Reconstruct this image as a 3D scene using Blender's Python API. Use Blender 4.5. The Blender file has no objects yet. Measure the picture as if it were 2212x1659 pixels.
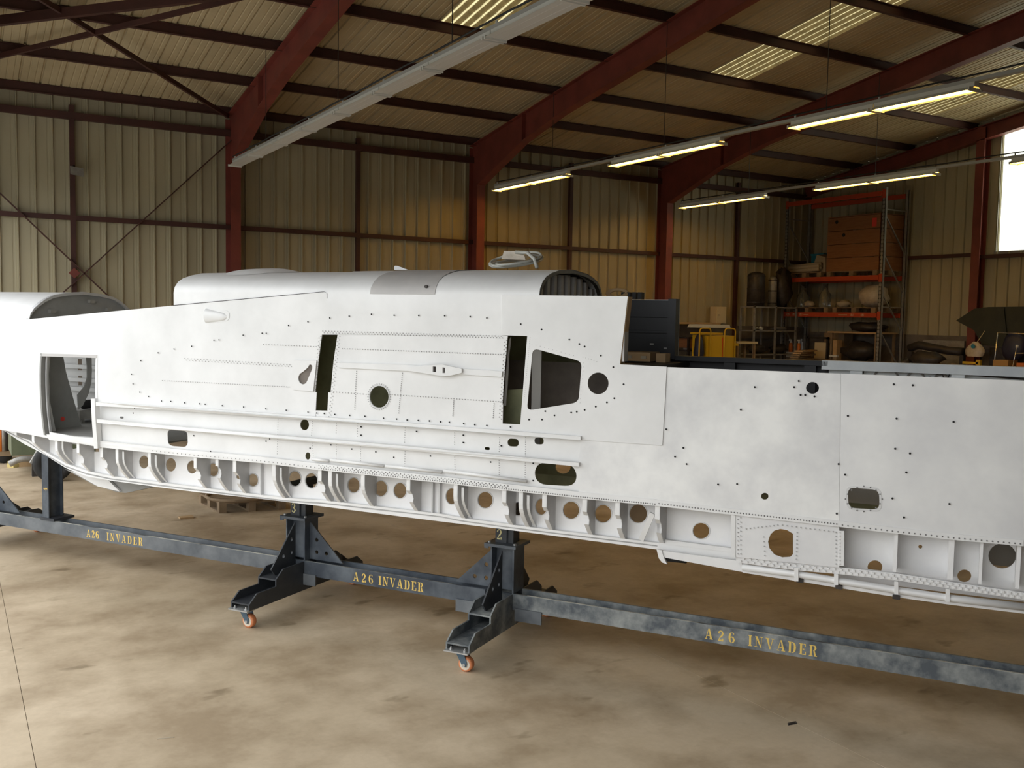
import bpy, bmesh, math, random
import numpy as np
from mathutils import Vector, Matrix
from mathutils.geometry import tessellate_polygon
random.seed(7)
S = bpy.context.scene
COL = S.collection
PI = math.pi

# ------------------------------------------------------------------ camera
FPX, YAW, PIT, ROL, EYE = 2063.5, 0.534732, -0.070848, -0.017377, 2.5
fw = np.array([math.sin(YAW)*math.cos(PIT), math.cos(YAW)*math.cos(PIT), math.sin(PIT)])
rt = np.array([math.cos(YAW), -math.sin(YAW), 0.0])
dn = np.cross(fw, rt)
rt, dn = math.cos(ROL)*rt+math.sin(ROL)*dn, -math.sin(ROL)*rt+math.cos(ROL)*dn
cd = bpy.data.cameras.new('camera'); cam = bpy.data.objects.new('camera', cd); COL.objects.link(cam)
cd.sensor_width = 36.0; cd.lens = FPX/2212*36; cd.clip_start = .05; cd.clip_end = 400
M4 = Matrix.Identity(4)
for i in range(3):
    M4[i][0], M4[i][1], M4[i][2] = rt[i], -dn[i], -fw[i]
M4[2][3] = EYE
cam.matrix_world = M4
S.camera = cam
# ------------------------------------------------------------------ world and exposure
S.view_settings.view_transform = 'Standard'; S.view_settings.look = 'None'
S.view_settings.gamma = 1.0; S.view_settings.use_curve_mapping = False
S.view_settings.exposure = 0.0
W = bpy.data.worlds.new('world'); S.world = W; W.use_nodes = True
bg = W.node_tree.nodes['Background']
bg.inputs[0].default_value = (.96, .98, 1.0, 1); bg.inputs[1].default_value = 2.9
# a light portal filling the real doorway: it only tells the sampler where the sky comes in
pl = bpy.data.lights.new('doorway_portal', 'AREA'); pl.shape = 'RECTANGLE'; pl.size = 5.0; pl.size_y = 21.0
pl.cycles.is_portal = True
po = bpy.data.objects.new('doorway_portal', pl); COL.objects.link(po)
po.location = (-.75, 9.0, 2.5); po.rotation_euler = (0, -PI/2, 0)
LAMP = 32.0      # strength of the lit fluorescent tubes
try:
    S.cycles.max_bounces = 8; S.cycles.diffuse_bounces = 5; S.cycles.transmission_bounces = 6
    S.cycles.sample_clamp_indirect = 6.0
except Exception: pass

# ------------------------------------------------------------------ points in the hangar
CX, CY = 1106.0, 829.5
CP = np.array([0, 0, EYE])
def ray(px, py): return rt*((px-CX)/FPX)+dn*((py-CY)/FPX)+fw
UA = np.array([.55194, -.83389, 0]); DA = np.array([.83389, .55194, 0])   # along / across the fuselage
def on_d(px, py, d):
    r = ray(px, py); p = CP+r*(d/(r@DA)); return (float(p@UA), float(p[2]))
def on_u(px, py, u):
    r = ray(px, py); p = CP+r*(u/(r@UA)); return (float(p@DA), float(p[2]))
def on_x(px, py, x): r = ray(px, py); return CP+r*(x/r[0])
def on_y(px, py, y): r = ray(px, py); return CP+r*(y/r[1])
def on_z(px, py, z): r = ray(px, py); return CP+r*((z-EYE)/r[2])
def F(u, d, z):                       # fuselage coordinates to the hangar's
    return (UA[0]*u+DA[0]*d, UA[1]*u+DA[1]*d, z)
def smooth(t): t = max(0., min(1., t)); return t*t*(3-2*t)
def bulge(u, z):
    if u > -5.9: return 0.
    return .05*smooth((-5.9-u)/1.5)*max(0., 1-((z-1.88)/.56)**2)
def FB(u, d, z): return F(u, d-bulge(u, z), z)

# ------------------------------------------------------------------ materials
def mat(name, c, rough=.6, metal=0., c2=None, scale=3., lo=.35, hi=.65, bump=0., bscale=60., stretch=(1,1,1), detail=4., emit=None, es=0.):
    m = bpy.data.materials.new(name); m.use_nodes = True
    nt = m.node_tree; N = nt.nodes; L = nt.links
    b = N['Principled BSDF']; b.inputs['Roughness'].default_value = rough; b.inputs['Metallic'].default_value = metal
    b.inputs['Base Color'].default_value = (*c, 1)
    if c2 is not None or bump:
        g = N.new('ShaderNodeNewGeometry'); mp = N.new('ShaderNodeMapping'); mp.inputs['Scale'].default_value = stretch
        L.new(g.outputs['Position'], mp.inputs['Vector'])
    if c2 is not None:
        n = N.new('ShaderNodeTexNoise'); n.inputs['Scale'].default_value = scale; n.inputs['Detail'].default_value = detail
        n.inputs['Roughness'].default_value = .6
        L.new(mp.outputs[0], n.inputs['Vector'])
        r = N.new('ShaderNodeValToRGB'); r.color_ramp.elements[0].position = lo; r.color_ramp.elements[1].position = hi
        r.color_ramp.elements[0].color = (*c, 1); r.color_ramp.elements[1].color = (*c2, 1)
        L.new(n.outputs['Fac'], r.inputs[0]); L.new(r.outputs[0], b.inputs['Base Color'])
    if bump:
        n2 = N.new('ShaderNodeTexNoise'); n2.inputs['Scale'].default_value = bscale; n2.inputs['Detail'].default_value = 3
        L.new(mp.outputs[0], n2.inputs['Vector'])
        bp = N.new('ShaderNodeBump'); bp.inputs['Strength'].default_value = bump; bp.inputs['Distance'].default_value = .01
        L.new(n2.outputs['Fac'], bp.inputs['Height']); L.new(bp.outputs[0], b.inputs['Normal'])
    if emit:
        b.inputs['Emission Color'].default_value = (*emit, 1); b.inputs['Emission Strength'].default_value = es
    return m
M = {}
M['skin'] = mat('bare_aluminium', (.70,.70,.69), .45, .08, (.80,.80,.79), 2.4, .3, .7)
M['skin2'] = mat('bare_aluminium_grey', (.66,.66,.665), .45, .10, (.80,.80,.785), 2.6, .3, .7)
M['skin3'] = mat('bare_aluminium_mottled', (.66,.66,.66), .45, .08, (.84,.84,.82), 3.2, .32, .68)
M['web'] = mat('primed_aluminium', (.76,.76,.77), .5, .05, (.84,.84,.83), 5., .3, .7)
M['ribmat'] = mat('shaded_rib_metal', (.52,.52,.52), .5, .1, (.60,.60,.60), 6.)  # darker than the caps, painting in the shaded side of the ribs
M['edge'] = mat('aluminium_edge', (.58,.58,.58), .4, .4)
M['matte'] = mat('matte_grey_metal', (.47,.455,.44), .55, .2, (.52,.50,.48), 5.)
M['rivet'] = mat('rivet_metal', (.44,.44,.44), .45, .1)
M['rivethole'] = mat('dull_rivet_head', (.20,.20,.195), .6)
M['hole'] = mat('dark_fastener_hole', (.02,.02,.02), .9)
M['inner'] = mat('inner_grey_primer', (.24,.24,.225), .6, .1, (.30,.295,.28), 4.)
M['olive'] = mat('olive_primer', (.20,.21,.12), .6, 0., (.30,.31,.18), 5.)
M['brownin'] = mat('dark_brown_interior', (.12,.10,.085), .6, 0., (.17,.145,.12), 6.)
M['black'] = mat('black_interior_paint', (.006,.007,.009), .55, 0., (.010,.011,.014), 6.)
M['bluegrey'] = mat('blue_grey_interior_paint', (.60,.64,.66), .55, .05, (.70,.74,.75), 6.)
M['blade'] = mat('blade_metal', (.5,.5,.5), .4, .5)
M['jig'] = mat('slate_blue_paint', (.045,.055,.07), .5, .1, (.13,.15,.17), 3.2, .42, .72, .1, 40.)
M['jiglight'] = mat('worn_slate_paint', (.08,.092,.105), .5, .1, (.20,.215,.225), 2.6, .35, .7, .1, 40.)
M['dust'] = mat('pale_dust', (.10,.11,.115), .8, 0., (.52,.52,.46), 3., .38, .6)
M['jigdark'] = mat('dark_jig_paint', (.028,.032,.04), .5, .1, (.05,.055,.06), 5.)
M['jigdust'] = mat('dusty_jig_paint', (.075,.088,.10), .6, .05, (.30,.315,.30), 7., .38, .72, .1, 50.)
M['stencil'] = mat('yellow_stencil_paint', (.72,.50,.12), .6)
M['stencilpale'] = mat('pale_stencil_paint', (.66,.60,.30), .6)
M['red'] = mat('oxide_red_steel', (.15,.032,.022), .55, 0., (.21,.045,.03), 2.)
M['purlin'] = mat('dark_red_purlin', (.05,.017,.012), .6, 0., (.07,.022,.015), 2.)
M['clad'] = mat('wall_cladding', (.345,.305,.20), .55, .0, (.43,.38,.25), 1.3, .3, .7, 0, 1, (1,1,.25))
M['roof'] = mat('roof_sheeting', (.42,.335,.195), .6, .0, (.52,.42,.25), 1.2, .3, .7)
M['darkclad'] = mat('darkened_brown_cladding', (.07,.05,.03), .6)  # unseen walls and roof slope, darkened to cut light bouncing inside
M['concrete'] = None
M['field'] = mat('dark_grass', (.05,.06,.025), .9, 0., (.08,.085,.04), .5)
M['leaf'] = mat('dark_foliage', (.03,.04,.018), .9)
M['plinth'] = mat('plinth_concrete', (.12,.10,.08), .8, 0., (.18,.15,.12), 3.)
M['apron'] = mat('outdoor_concrete', (.62,.60,.56), .9, 0., (.70,.68,.64), 1.)
M['white'] = mat('white_enamel', (.72,.72,.68), .35)
M['trunk'] = mat('grey_trunking', (.45,.45,.43), .45, .2)
M['tubeoff'] = mat('unlit_tube', (.8,.8,.78), .3)
M['tubeon'] = mat('lit_tube', (1,.9,.6), .3, emit=(1.0,.53,.09), es=LAMP)
M['galv'] = mat('galvanised_steel', (.30,.29,.27), .5, .5, (.38,.37,.34), 12.)
M['rack'] = mat('orange_red_rack_paint', (.46,.062,.02), .45)
M['rackpale'] = mat('pale_print', (.55,.40,.25), .7)
M['wood'] = mat('crate_wood', (.23,.095,.035), .7, 0., (.30,.13,.05), 3., .3, .7, 0, 1, (1,1,9))
M['palewood'] = mat('pale_wood', (.42,.28,.14), .7, 0., (.5,.34,.18), 5.)
M['orangewood'] = mat('orange_plywood', (.50,.22,.06), .7)
M['yellowwood'] = mat('yellowish_timber', (.55,.45,.18), .8)
M['greywood'] = mat('old_pallet_wood', (.20,.14,.08), .8, 0., (.28,.2,.12), 6.)
M['card'] = mat('cardboard', (.42,.25,.09), .8)
M['orange'] = mat('orange_plastic', (.62,.17,.02), .45)
M['redtag'] = mat('red_tag', (.75,.06,.04), .6)
M['yellow'] = mat('yellow_enamel', (.62,.40,.02), .4)
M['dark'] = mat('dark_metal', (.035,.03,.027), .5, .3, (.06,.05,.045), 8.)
M['grey'] = mat('grey_paint', (.25,.24,.22), .5)
M['rubber'] = mat('black_rubber', (.02,.02,.02), .75)
M['tarp'] = mat('dark_green_tarpaulin', (.018,.022,.014), .65, 0., (.03,.032,.02), 4., .3, .7, .4, 6.)
M['green'] = mat('olive_green_paint', (.11,.13,.075), .6, 0., (.14,.16,.09), 5.)
M['blue'] = mat('blue_plastic', (.02,.20,.30), .4)
M['navy'] = mat('dark_blue_plastic', (.02,.022,.05), .5)
M['cream'] = mat('cream_enamel', (.62,.52,.33), .5)
M['chrome'] = mat('chrome', (.75,.74,.70), .25, .9)
M['polywheel'] = mat('orange_polyurethane', (.62,.22,.09), .5)
M['hub'] = mat('pale_wheel_hub', (.62,.55,.45), .5)
M['forkblue'] = mat('blue_grey_caster_steel', (.09,.14,.19), .4, .4)
M['zinc'] = mat('zinc_plate', (.42,.43,.42), .4, .6, (.55,.55,.54), 20.)
M['plastic'] = mat('crumpled_clear_plastic', (.42,.36,.28), .3, 0., (.55,.48,.38), 14., .3, .7, .8, 12.)
M['coil'] = mat('pale_plastic_hose', (.48,.48,.43), .3)
M['cloth'] = mat('pale_cloth', (.42,.36,.27), .8)
M['jarglass'] = bpy.data.materials.new('jar_glass'); M['jarglass'].use_nodes = True
_b = M['jarglass'].node_tree.nodes['Principled BSDF']; _b.inputs['Transmission Weight'].default_value = .9
_b.inputs['Roughness'].default_value = .05; _b.inputs['Base Color'].default_value = (.75,.78,.75,1)

def floor_mat():
    m = bpy.data.materials.new('stained_concrete'); m.use_nodes = True
    nt = m.node_tree; N = nt.nodes; L = nt.links; b = N['Principled BSDF']
    g = N.new('ShaderNodeNewGeometry')
    def noise(sc, det, st=(1,1,1), rough=.6):
        mp = N.new('ShaderNodeMapping'); mp.inputs['Scale'].default_value = st
        L.new(g.outputs['Position'], mp.inputs['Vector'])
        n = N.new('ShaderNodeTexNoise'); n.inputs['Scale'].default_value = sc; n.inputs['Detail'].default_value = det; n.inputs['Roughness'].default_value = rough
        L.new(mp.outputs[0], n.inputs['Vector']); return n.outputs['Fac']
    def ramp(fac, a, ca, z, cz):
        r = N.new('ShaderNodeValToRGB'); e = r.color_ramp.elements
        e[0].position, e[0].color, e[1].position, e[1].color = a, (*ca,1), z, (*cz,1)
        L.new(fac, r.inputs[0]); return r.outputs[0]
    def mix(a, bb, fac, mode='MIX'):
        x = N.new('ShaderNodeMix'); x.data_type = 'RGBA'; x.blend_type = mode
        if isinstance(fac, float): x.inputs[0].default_value = fac
        else: L.new(fac, x.inputs[0])
        L.new(a, x.inputs[6]); L.new(bb, x.inputs[7]); return x.outputs[2]
    base = ramp(noise(.45, 5), .3, (.48,.38,.25), .7, (.66,.54,.385))
    st = ramp(noise(1.3, 6, (1.0,1.0,1)), .36, (.50,.44,.36), .60, (1,1,1))
    c = mix(base, st, .72, 'MULTIPLY')
    spot = ramp(noise(2.3, 4, (.8,1.5,1), .5), .29, (.48,.45,.38), .36, (1,1,1))
    c = mix(c, spot, .7, 'MULTIPLY')
    fine = ramp(noise(24, 4), .3, (.86,.85,.84), .7, (1,1,1))
    c = mix(c, fine, .6, 'MULTIPLY')
    L.new(c, b.inputs['Base Color'])
    rr = N.new('ShaderNodeMapRange'); L.new(noise(1.5, 4), rr.inputs[0]); rr.inputs[3].default_value = .5; rr.inputs[4].default_value = .75
    L.new(rr.outputs[0], b.inputs['Roughness'])
    bp = N.new('ShaderNodeBump'); bp.inputs['Strength'].default_value = .08; bp.inputs['Distance'].default_value = .005
    L.new(noise(30, 4), bp.inputs['Height']); L.new(bp.outputs[0], b.inputs['Normal'])
    return m
M['concrete'] = floor_mat()
def sky_mat(name, col, tr, fac, dirt=.45, stripes=0.):
    m = bpy.data.materials.new(name); m.use_nodes = True; nt = m.node_tree; N = nt.nodes; L = nt.links
    N.remove(N['Principled BSDF']); out = N['Material Output']
    a = N.new('ShaderNodeBsdfTranslucent'); a.inputs[0].default_value = (*col, 1)
    t = N.new('ShaderNodeBsdfTransparent'); t.inputs[0].default_value = (*tr, 1)
    mx = N.new('ShaderNodeMixShader'); mx.inputs[0].default_value = fac
    L.new(a.outputs[0], mx.inputs[1]); L.new(t.outputs[0], mx.inputs[2]); L.new(mx.outputs[0], out.inputs[0])
    g = N.new('ShaderNodeNewGeometry'); n = N.new('ShaderNodeTexNoise'); n.inputs['Scale'].default_value = 6; n.inputs['Detail'].default_value = 5
    L.new(g.outputs['Position'], n.inputs['Vector'])
    r = N.new('ShaderNodeValToRGB'); r.color_ramp.elements[0].position = .3; r.color_ramp.elements[1].position = .7
    r.color_ramp.elements[0].color = (*[k*dirt for k in col], 1); r.color_ramp.elements[1].color = (*col, 1)
    L.new(n.outputs['Fac'], r.inputs[0]); L.new(r.outputs[0], a.inputs[0])
    if stripes:                       # grime in the corrugation valleys, also standing in for the ribs' shading
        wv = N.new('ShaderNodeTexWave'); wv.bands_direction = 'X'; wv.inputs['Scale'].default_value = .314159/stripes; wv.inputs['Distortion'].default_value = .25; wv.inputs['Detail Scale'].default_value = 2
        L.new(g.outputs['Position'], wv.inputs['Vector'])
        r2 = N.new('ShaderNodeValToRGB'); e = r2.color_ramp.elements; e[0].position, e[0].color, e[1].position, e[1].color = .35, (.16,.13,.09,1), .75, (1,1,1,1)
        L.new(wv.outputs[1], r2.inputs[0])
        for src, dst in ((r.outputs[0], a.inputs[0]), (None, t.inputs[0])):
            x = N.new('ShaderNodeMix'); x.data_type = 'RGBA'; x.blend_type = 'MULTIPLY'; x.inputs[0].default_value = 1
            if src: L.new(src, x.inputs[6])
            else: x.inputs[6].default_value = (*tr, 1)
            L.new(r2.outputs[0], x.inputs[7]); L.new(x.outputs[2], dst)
    return m
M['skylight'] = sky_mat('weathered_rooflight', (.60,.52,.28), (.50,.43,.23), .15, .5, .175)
M['pane'] = sky_mat('translucent_window_sheet', (.9,.9,.78), (.95,.95,.85), .5, .85)

# ------------------------------------------------------------------ mesh building
class MB:
    def __init__(s): s.v = []; s.f = []
    def face(s, pts):
        i = len(s.v); s.v += [tuple(map(float, p)) for p in pts]; s.f.append(tuple(range(i, i+len(pts)))); return s
    def hexa(s, p):                      # eight corners: bottom four then top four
        i = len(s.v); s.v += [tuple(map(float, q)) for q in p]
        for a in ((0,3,2,1),(4,5,6,7),(0,1,5,4),(1,2,6,5),(2,3,7,6),(3,0,4,7)): s.f.append(tuple(i+k for k in a))
        return s
    def box(s, a, b):
        (x0,x1),(y0,y1),(z0,z1) = [sorted((a[k], b[k])) for k in range(3)]
        return s.hexa([(x0,y0,z0),(x1,y0,z0),(x1,y1,z0),(x0,y1,z0),(x0,y0,z1),(x1,y0,z1),(x1,y1,z1),(x0,y1,z1)])
    def fbox(s, a, b, fn=F):             # a box in fuselage coordinates u, d, z
        (x0,x1),(y0,y1),(z0,z1) = [sorted((a[k], b[k])) for k in range(3)]
        return s.hexa([fn(*q) for q in ((x0,y0,z0),(x1,y0,z0),(x1,y1,z0),(x0,y1,z0),(x0,y0,z1),(x1,y0,z1),(x1,y1,z1),(x0,y1,z1))])
    def prism(s, pts, vec):
        p = [Vector(q) for q in pts]; vec = Vector(vec); n = len(p); i = len(s.v)
        s.v += [tuple(q) for q in p]+[tuple(q+vec) for q in p]
        s.f.append(tuple(i+k for k in range(n))); s.f.append(tuple(i+n+k for k in reversed(range(n))))
        for k in range(n): s.f.append((i+k, i+n+k, i+n+(k+1) % n, i+(k+1) % n))
        return s
    def bar(s, a, b, w, h, up=(0,0,1)):  # a straight rectangular bar
        a = Vector(a); b = Vector(b); d = (b-a).normalized(); x = d.cross(Vector(up))
        if x.length < 1e-4: x = d.cross(Vector((1,0,0)))
        x.normalize(); y = x.cross(d).normalized(); x *= w/2; y *= h/2
        return s.hexa([a-x-y, a+x-y, b+x-y, b-x-y, a-x+y, a+x+y, b+x+y, b-x+y])
    def tube(s, pts, r, n=8, caps=True):
        P = [Vector(p) for p in pts]; i = len(s.v); ref = None
        for k, p in enumerate(P):
            d = (P[min(k+1, len(P)-1)]-P[max(k-1, 0)]).normalized()
            if ref is None:
                ref = d.cross(Vector((0,0,1)))
                if ref.length < 1e-3: ref = d.cross(Vector((1,0,0)))
            x = (ref-d*ref.dot(d)).normalized(); ref = x; y = d.cross(x)
            rr = r[k] if isinstance(r, (list, tuple)) else r
            for j in range(n):
                a = 2*PI*j/n; s.v.append(tuple(p+(x*math.cos(a)+y*math.sin(a))*rr))
        for k in range(len(P)-1):
            for j in range(n):
                s.f.append((i+k*n+j, i+k*n+(j+1) % n, i+(k+1)*n+(j+1) % n, i+(k+1)*n+j))
        if caps:
            s.f.append(tuple(i+j for j in reversed(range(n)))); s.f.append(tuple(i+(len(P)-1)*n+j for j in range(n)))
        return s
    def lathe(s, prof, c, axis=(0,0,1), n=14):   # profile (radius, height) about an axis
        ax = Vector(axis).normalized(); x = ax.cross(Vector((0,1,0)))
        if x.length < 1e-3: x = ax.cross(Vector((1,0,0)))
        x.normalize(); y = ax.cross(x); c = Vector(c); i = len(s.v)
        for r, h in prof:
            for j in range(n):
                a = 2*PI*j/n; s.v.append(tuple(c+ax*h+(x*math.cos(a)+y*math.sin(a))*r))
        for k in range(len(prof)-1):
            for j in range(n): s.f.append((i+k*n+j, i+k*n+(j+1) % n, i+(k+1)*n+(j+1) % n, i+(k+1)*n+j))
        s.f.append(tuple(i+j for j in reversed(range(n)))); s.f.append(tuple(i+(len(prof)-1)*n+j for j in range(n)))
        return s
    def grid(s, rows):
        i = len(s.v); n = len(rows[0])
        for r in rows: s.v += [tuple(map(float, p)) for p in r]
        for k in range(len(rows)-1):
            for j in range(n-1): s.f.append((i+k*n+j, i+k*n+j+1, i+(k+1)*n+j+1, i+(k+1)*n+j))
        return s
    def plate(s, outline, holes, d, t, fn=F, cuts=0):
        """a sheet standing in the u-z plane at depth d, thickness t, with cut-outs"""
        loops = [[Vector((p[0], p[1], 0)) for p in outline]]+[[Vector((p[0], p[1], 0)) for p in h] for h in holes]
        flat = [p for l in loops for p in l]
        bm = bmesh.new(); bv = [bm.verts.new(p) for p in flat]
        for tri in tessellate_polygon(loops):
            try: bm.faces.new([bv[k] for k in tri])
            except ValueError: pass
        if cuts:
            us = [p.x for p in flat]; zs = [p.y for p in flat]
            for k in range(1, cuts):
                bmesh.ops.bisect_plane(bm, geom=bm.verts[:]+bm.edges[:]+bm.faces[:], plane_co=(0, min(zs)+(max(zs)-min(zs))*k/cuts, 0), plane_no=(0,1,0))
            u = -9.2
            while u < -5.8:
                bmesh.ops.bisect_plane(bm, geom=bm.verts[:]+bm.edges[:]+bm.faces[:], plane_co=(u,0,0), plane_no=(1,0,0)); u += .35
        bm.verts.index_update(); i = len(s.v); n = len(bm.verts)
        s.v += [fn(v.co.x, d, v.co.y) for v in bm.verts]+[fn(v.co.x, d+t, v.co.y) for v in bm.verts]
        for f in bm.faces:
            k = [v.index for v in f.verts]
            nz = f.normal.z if f.normal.length else 1
            f.normal_update()
            if f.normal.z < 0: k.reverse()
            s.f.append(tuple(i+q for q in k)); s.f.append(tuple(i+n+q for q in reversed(k)))
        for e in bm.edges:
            if len(e.link_faces) == 1:
                a, b = e.verts; j = len(s.v)
                s.v += [fn(a.co.x, d, a.co.y), fn(b.co.x, d, b.co.y), fn(b.co.x, d+t, b.co.y), fn(a.co.x, d+t, a.co.y)]
                s.f.append((j, j+1, j+2, j+3))
        bm.free(); return s
    def build(s, name, m, parent=None, smooth=False, label=None, kind=None, cat=None, group=None, origin=None, data=None):
        me = bpy.data.meshes.new(name)
        if parent is not None:
            r = parent
            while r.parent: r = r.parent
            o0 = np.array(r.location)
            me_o = (0,0,0)
        else:
            a = np.array(s.v)
            if origin is None:
                o0 = np.array([(a[:,0].min()+a[:,0].max())/2, (a[:,1].min()+a[:,1].max())/2, a[:,2].min()])
            else: o0 = np.array(origin)
        me.from_pydata([tuple(np.array(p)-o0) for p in s.v], [], s.f)
        bm = bmesh.new(); bm.from_mesh(me); bmesh.ops.recalc_face_normals(bm, faces=bm.faces); bm.to_mesh(me); bm.free()
        me.materials.append(M[m] if isinstance(m, str) else m)
        if smooth: me.polygons.foreach_set('use_smooth', [True]*len(me.polygons))
        ob = bpy.data.objects.new(name, me); COL.objects.link(ob)
        if parent is not None: ob.parent = parent
        else: ob.location = o0
        for k, v in (('label', label), ('kind', kind), ('category', cat), ('group', group)):
            if v: ob[k] = v
        return ob
def thing(name, label, cat, loc=(0,0,0), group=None, kind=None):
    o = bpy.data.objects.new(name, None); COL.objects.link(o); o.location = loc; o.empty_display_size = .1
    if label: o['label'] = label
    if cat: o['category'] = cat
    if group: o['group'] = group
    if kind: o['kind'] = kind
    return o
def dup(o, off, label=None, parent=None):
    c = o.copy(); COL.objects.link(c)
    if parent is not None: c.parent = parent
    else: c.location = Vector(o.location)+Vector(off)
    if label: c['label'] = label
    for ch in list(o.children): dup(ch, off, None, c)
    return c
def copy_at(o, off, parent):           # another of one part under the same thing, sharing its mesh
    c = o.copy(); COL.objects.link(c); c.parent = parent; c.location = Vector(o.location)+Vector(off); return c
def ell(cx, cy, rx, ry=None, n=22, d=5.87):
    ry = ry or rx
    return [on_d(cx+rx*math.cos(2*PI*k/n), cy+ry*math.sin(2*PI*k/n), d) for k in range(n)]
def Q(pts, d): return [on_d(x, y, d) for x, y in pts]
def rrect(pts, r, d, n=4):             # rounded polygon through pixel corners
    out = []; N = len(pts)
    for i in range(N):
        p0, p, p1 = (np.array(pts[(i+k) % N], float) for k in (-1, 0, 1))
        a = p+(p0-p)/np.linalg.norm(p0-p)*r; b = p+(p1-p)/np.linalg.norm(p1-p)*r
        for k in range(n+1):
            t = k/n; q = (1-t)**2*a+2*t*(1-t)*p+t*t*b; out.append(tuple(q))
    return Q(out, d)
def line(pts, x):                      # piecewise-linear height of a pixel line
    for (x0, y0), (x1, y1) in zip(pts, pts[1:]):
        if x <= x1 or (x1, y1) == pts[-1]: return y0+(y1-y0)*(x-x0)/(x1-x0)

# =================================================================== the hangar
XG, XE, YB, YN = -.6, 21.85, 20.0, -5.0         # gable with the doorway, end wall, back wall, near wall
RIDGE = 7.5
def zr(y): return 6.57+.155*(20-(y if y > RIDGE else 2*RIDGE-y))     # underside of the roof sheets
frames = [5.05, 10.65, 16.25]
# floor: long concrete slabs with open joints between them
fl = MB().box((XG, YN, -.25), (XE, YB, -.03)).build('floor', 'plinth', kind='structure', label='concrete hangar floor')
sx = [XG, .37, 4.5, 8.65, 12.8, 17.0, XE]
for a, b in zip(sx, sx[1:]):
    MB().box((a+.0018, YN, -.03), (b-.0018, YB, 0)).build('slab', 'concrete', fl)
MB().box((-10, -20, -.3), (XG-.02, 34, -.02)).build('ground_outside', 'apron', kind='structure', label='pale concrete apron outside the hangar door')  # unseen ground, kept pale to bounce daylight up to the roof
MB().box((-260, -260, -.5), (-10.01, 260, -.05)).build('unseen_dark_field', 'field', kind='structure', label='unseen dark grass added beyond the apron to cut bounced daylight')  # added out of view, dark so less daylight bounces deep inside
tl = MB()
for k in range(60):
    y = -150+k*5; h = 7+3*math.sin(k*1.7)+2*math.sin(k*.63)
    tl.lathe([(.5,0), (3.4,h*.25), (3.6,h*.55), (1.6,h*.9), (.2,h)], (-62+3*math.sin(k*2.3), y, -.05), (0,0,1), 7)
tl.build('unseen_treeline', 'leaf', None, True, 'unseen dark trees added outside to block low daylight', 'stuff')  # unseen trees, added to cut daylight reaching deep into the hangar
# corrugated back wall
def clad_profile(pitch):
    return [(0,0), (pitch*.60,0), (pitch*.62,.004), (pitch*.72,.004), (pitch*.74,0), (pitch*.84,0), (pitch*.87,-.042), (pitch*.94,-.042), (pitch*.98,0), (pitch,0)]
wb = MB().box((XG, YB+.05, -.05), (XE+.12, YB+.12, 2.0)).build('wall_back', 'plinth', kind='structure', label='cream corrugated back wall on a dark plinth')
prof = clad_profile(.30); first = None
k = 0; x = XG
while x < XE-.01:
    if first is None:
        rows = [[(x+p, YB+q, 2.0) for p, q in prof], [(x+p, YB+q, 6.62) for p, q in prof]]
        first = MB().grid(rows).build('cladding_panel', 'clad', wb); x0 = x
    else: copy_at(first, (x-x0, 0, 0), wb)
    x += .30
MB().box((XG, YB-.05, 1.98), (XE, YB+.06, 2.34)).build('base_strip', 'plinth', wb)
def zed(a, b, w=.07, h=.10):
    return MB().bar(a, b, w, h)
for z, w, h in ((4.21,.09,.09), (6.1,.10,.13)):
    zed((XG, YB-.08, z), (XE, YB-.08, z), w, h).build('girt', 'purlin', wb)
for x in (2.1, 7.8, 13.4, 19.0):
    MB().box((x-.045, YB-.12, 2.0), (x+.045, YB-.03, 6.3)).build('mid_post', 'purlin', wb)
for a, b in (((5.05, 5.96), (-.5, .38)), ((-.5, 5.96), (5.05, .38))):
    MB().bar((a[0], YB-.15, a[1]), (b[0], YB-.15, b[1]), .02, .075, (0,1,0)).build('wall_brace', 'purlin', wb)
MB().prism([(2.1+.1*math.cos(t), YB-.175, 3.17+.1*math.sin(t)) for t in (0, PI/2, PI, 3*PI/2)], (0,.012,0)).build('gusset', 'red', wb)
# end wall with its tall window
wr = MB().box((XE+.05, YN, -.05), (XE+.12, YB, 2.0)).build('wall_right', 'plinth', kind='structure', label='cream corrugated end wall with a tall bright window')
WIN = (9.6, 14.12)
fe = None; y = YB
segs = []
while y > YN+.01:
    y1 = y-.30
    inwin = (y-.15 < WIN[1]) and (y-.15 > WIN[0])
    top = zr(y-.15)+.02
    key = 'low' if inwin else 'full'
    zt = 4.24 if inwin else top
    rows = [[(XE+q, y-p, 2.0) for p, q in prof], [(XE+q, y-p, zt) for p, q in prof]]
    MB().grid(rows).build('cladding_panel', 'clad', wr)
    y = y1
MB().box((XE-.05, YN, 1.90), (XE+.06, YB, 2.2)).build('base_strip', 'plinth', wr)
zed((XE-.08, WIN[1]+.4, 4.20), (XE-.08, YB, 4.20), .09, .09).build('girt', 'purlin', wr)
zed((XE-.08, WIN[0], 4.14), (XE-.08, WIN[1]+.4, 4.14), .09, .09).build('girt', 'purlin', wr)
for y in (14.42, 9.3):
    c = MB().box((XE-.30, y-.11, 0), (XE-.28, y+.11, zr(y)-.2)); c.box((XE-.07, y-.11, 0), (XE-.05, y+.11, zr(y)-.2)); c.box((XE-.29, y-.008, 0), (XE-.06, y+.008, zr(y)-.2))
    c.build('gable_post', 'red', wr)
gr = MB()
for ya, yb in ((YB-.05, RIDGE), (RIDGE, YN+.1)):
    for dz in (.17, .50): gr.bar((XE-.2, ya, zr(ya)-dz), (XE-.2, yb, zr(yb)-dz), .2, .016)
    gr.bar((XE-.2, ya, zr(ya)-.335), (XE-.2, yb, zr(yb)-.335), .012, .33)
gr.build('gable_rafter', 'red', wr)
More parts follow.
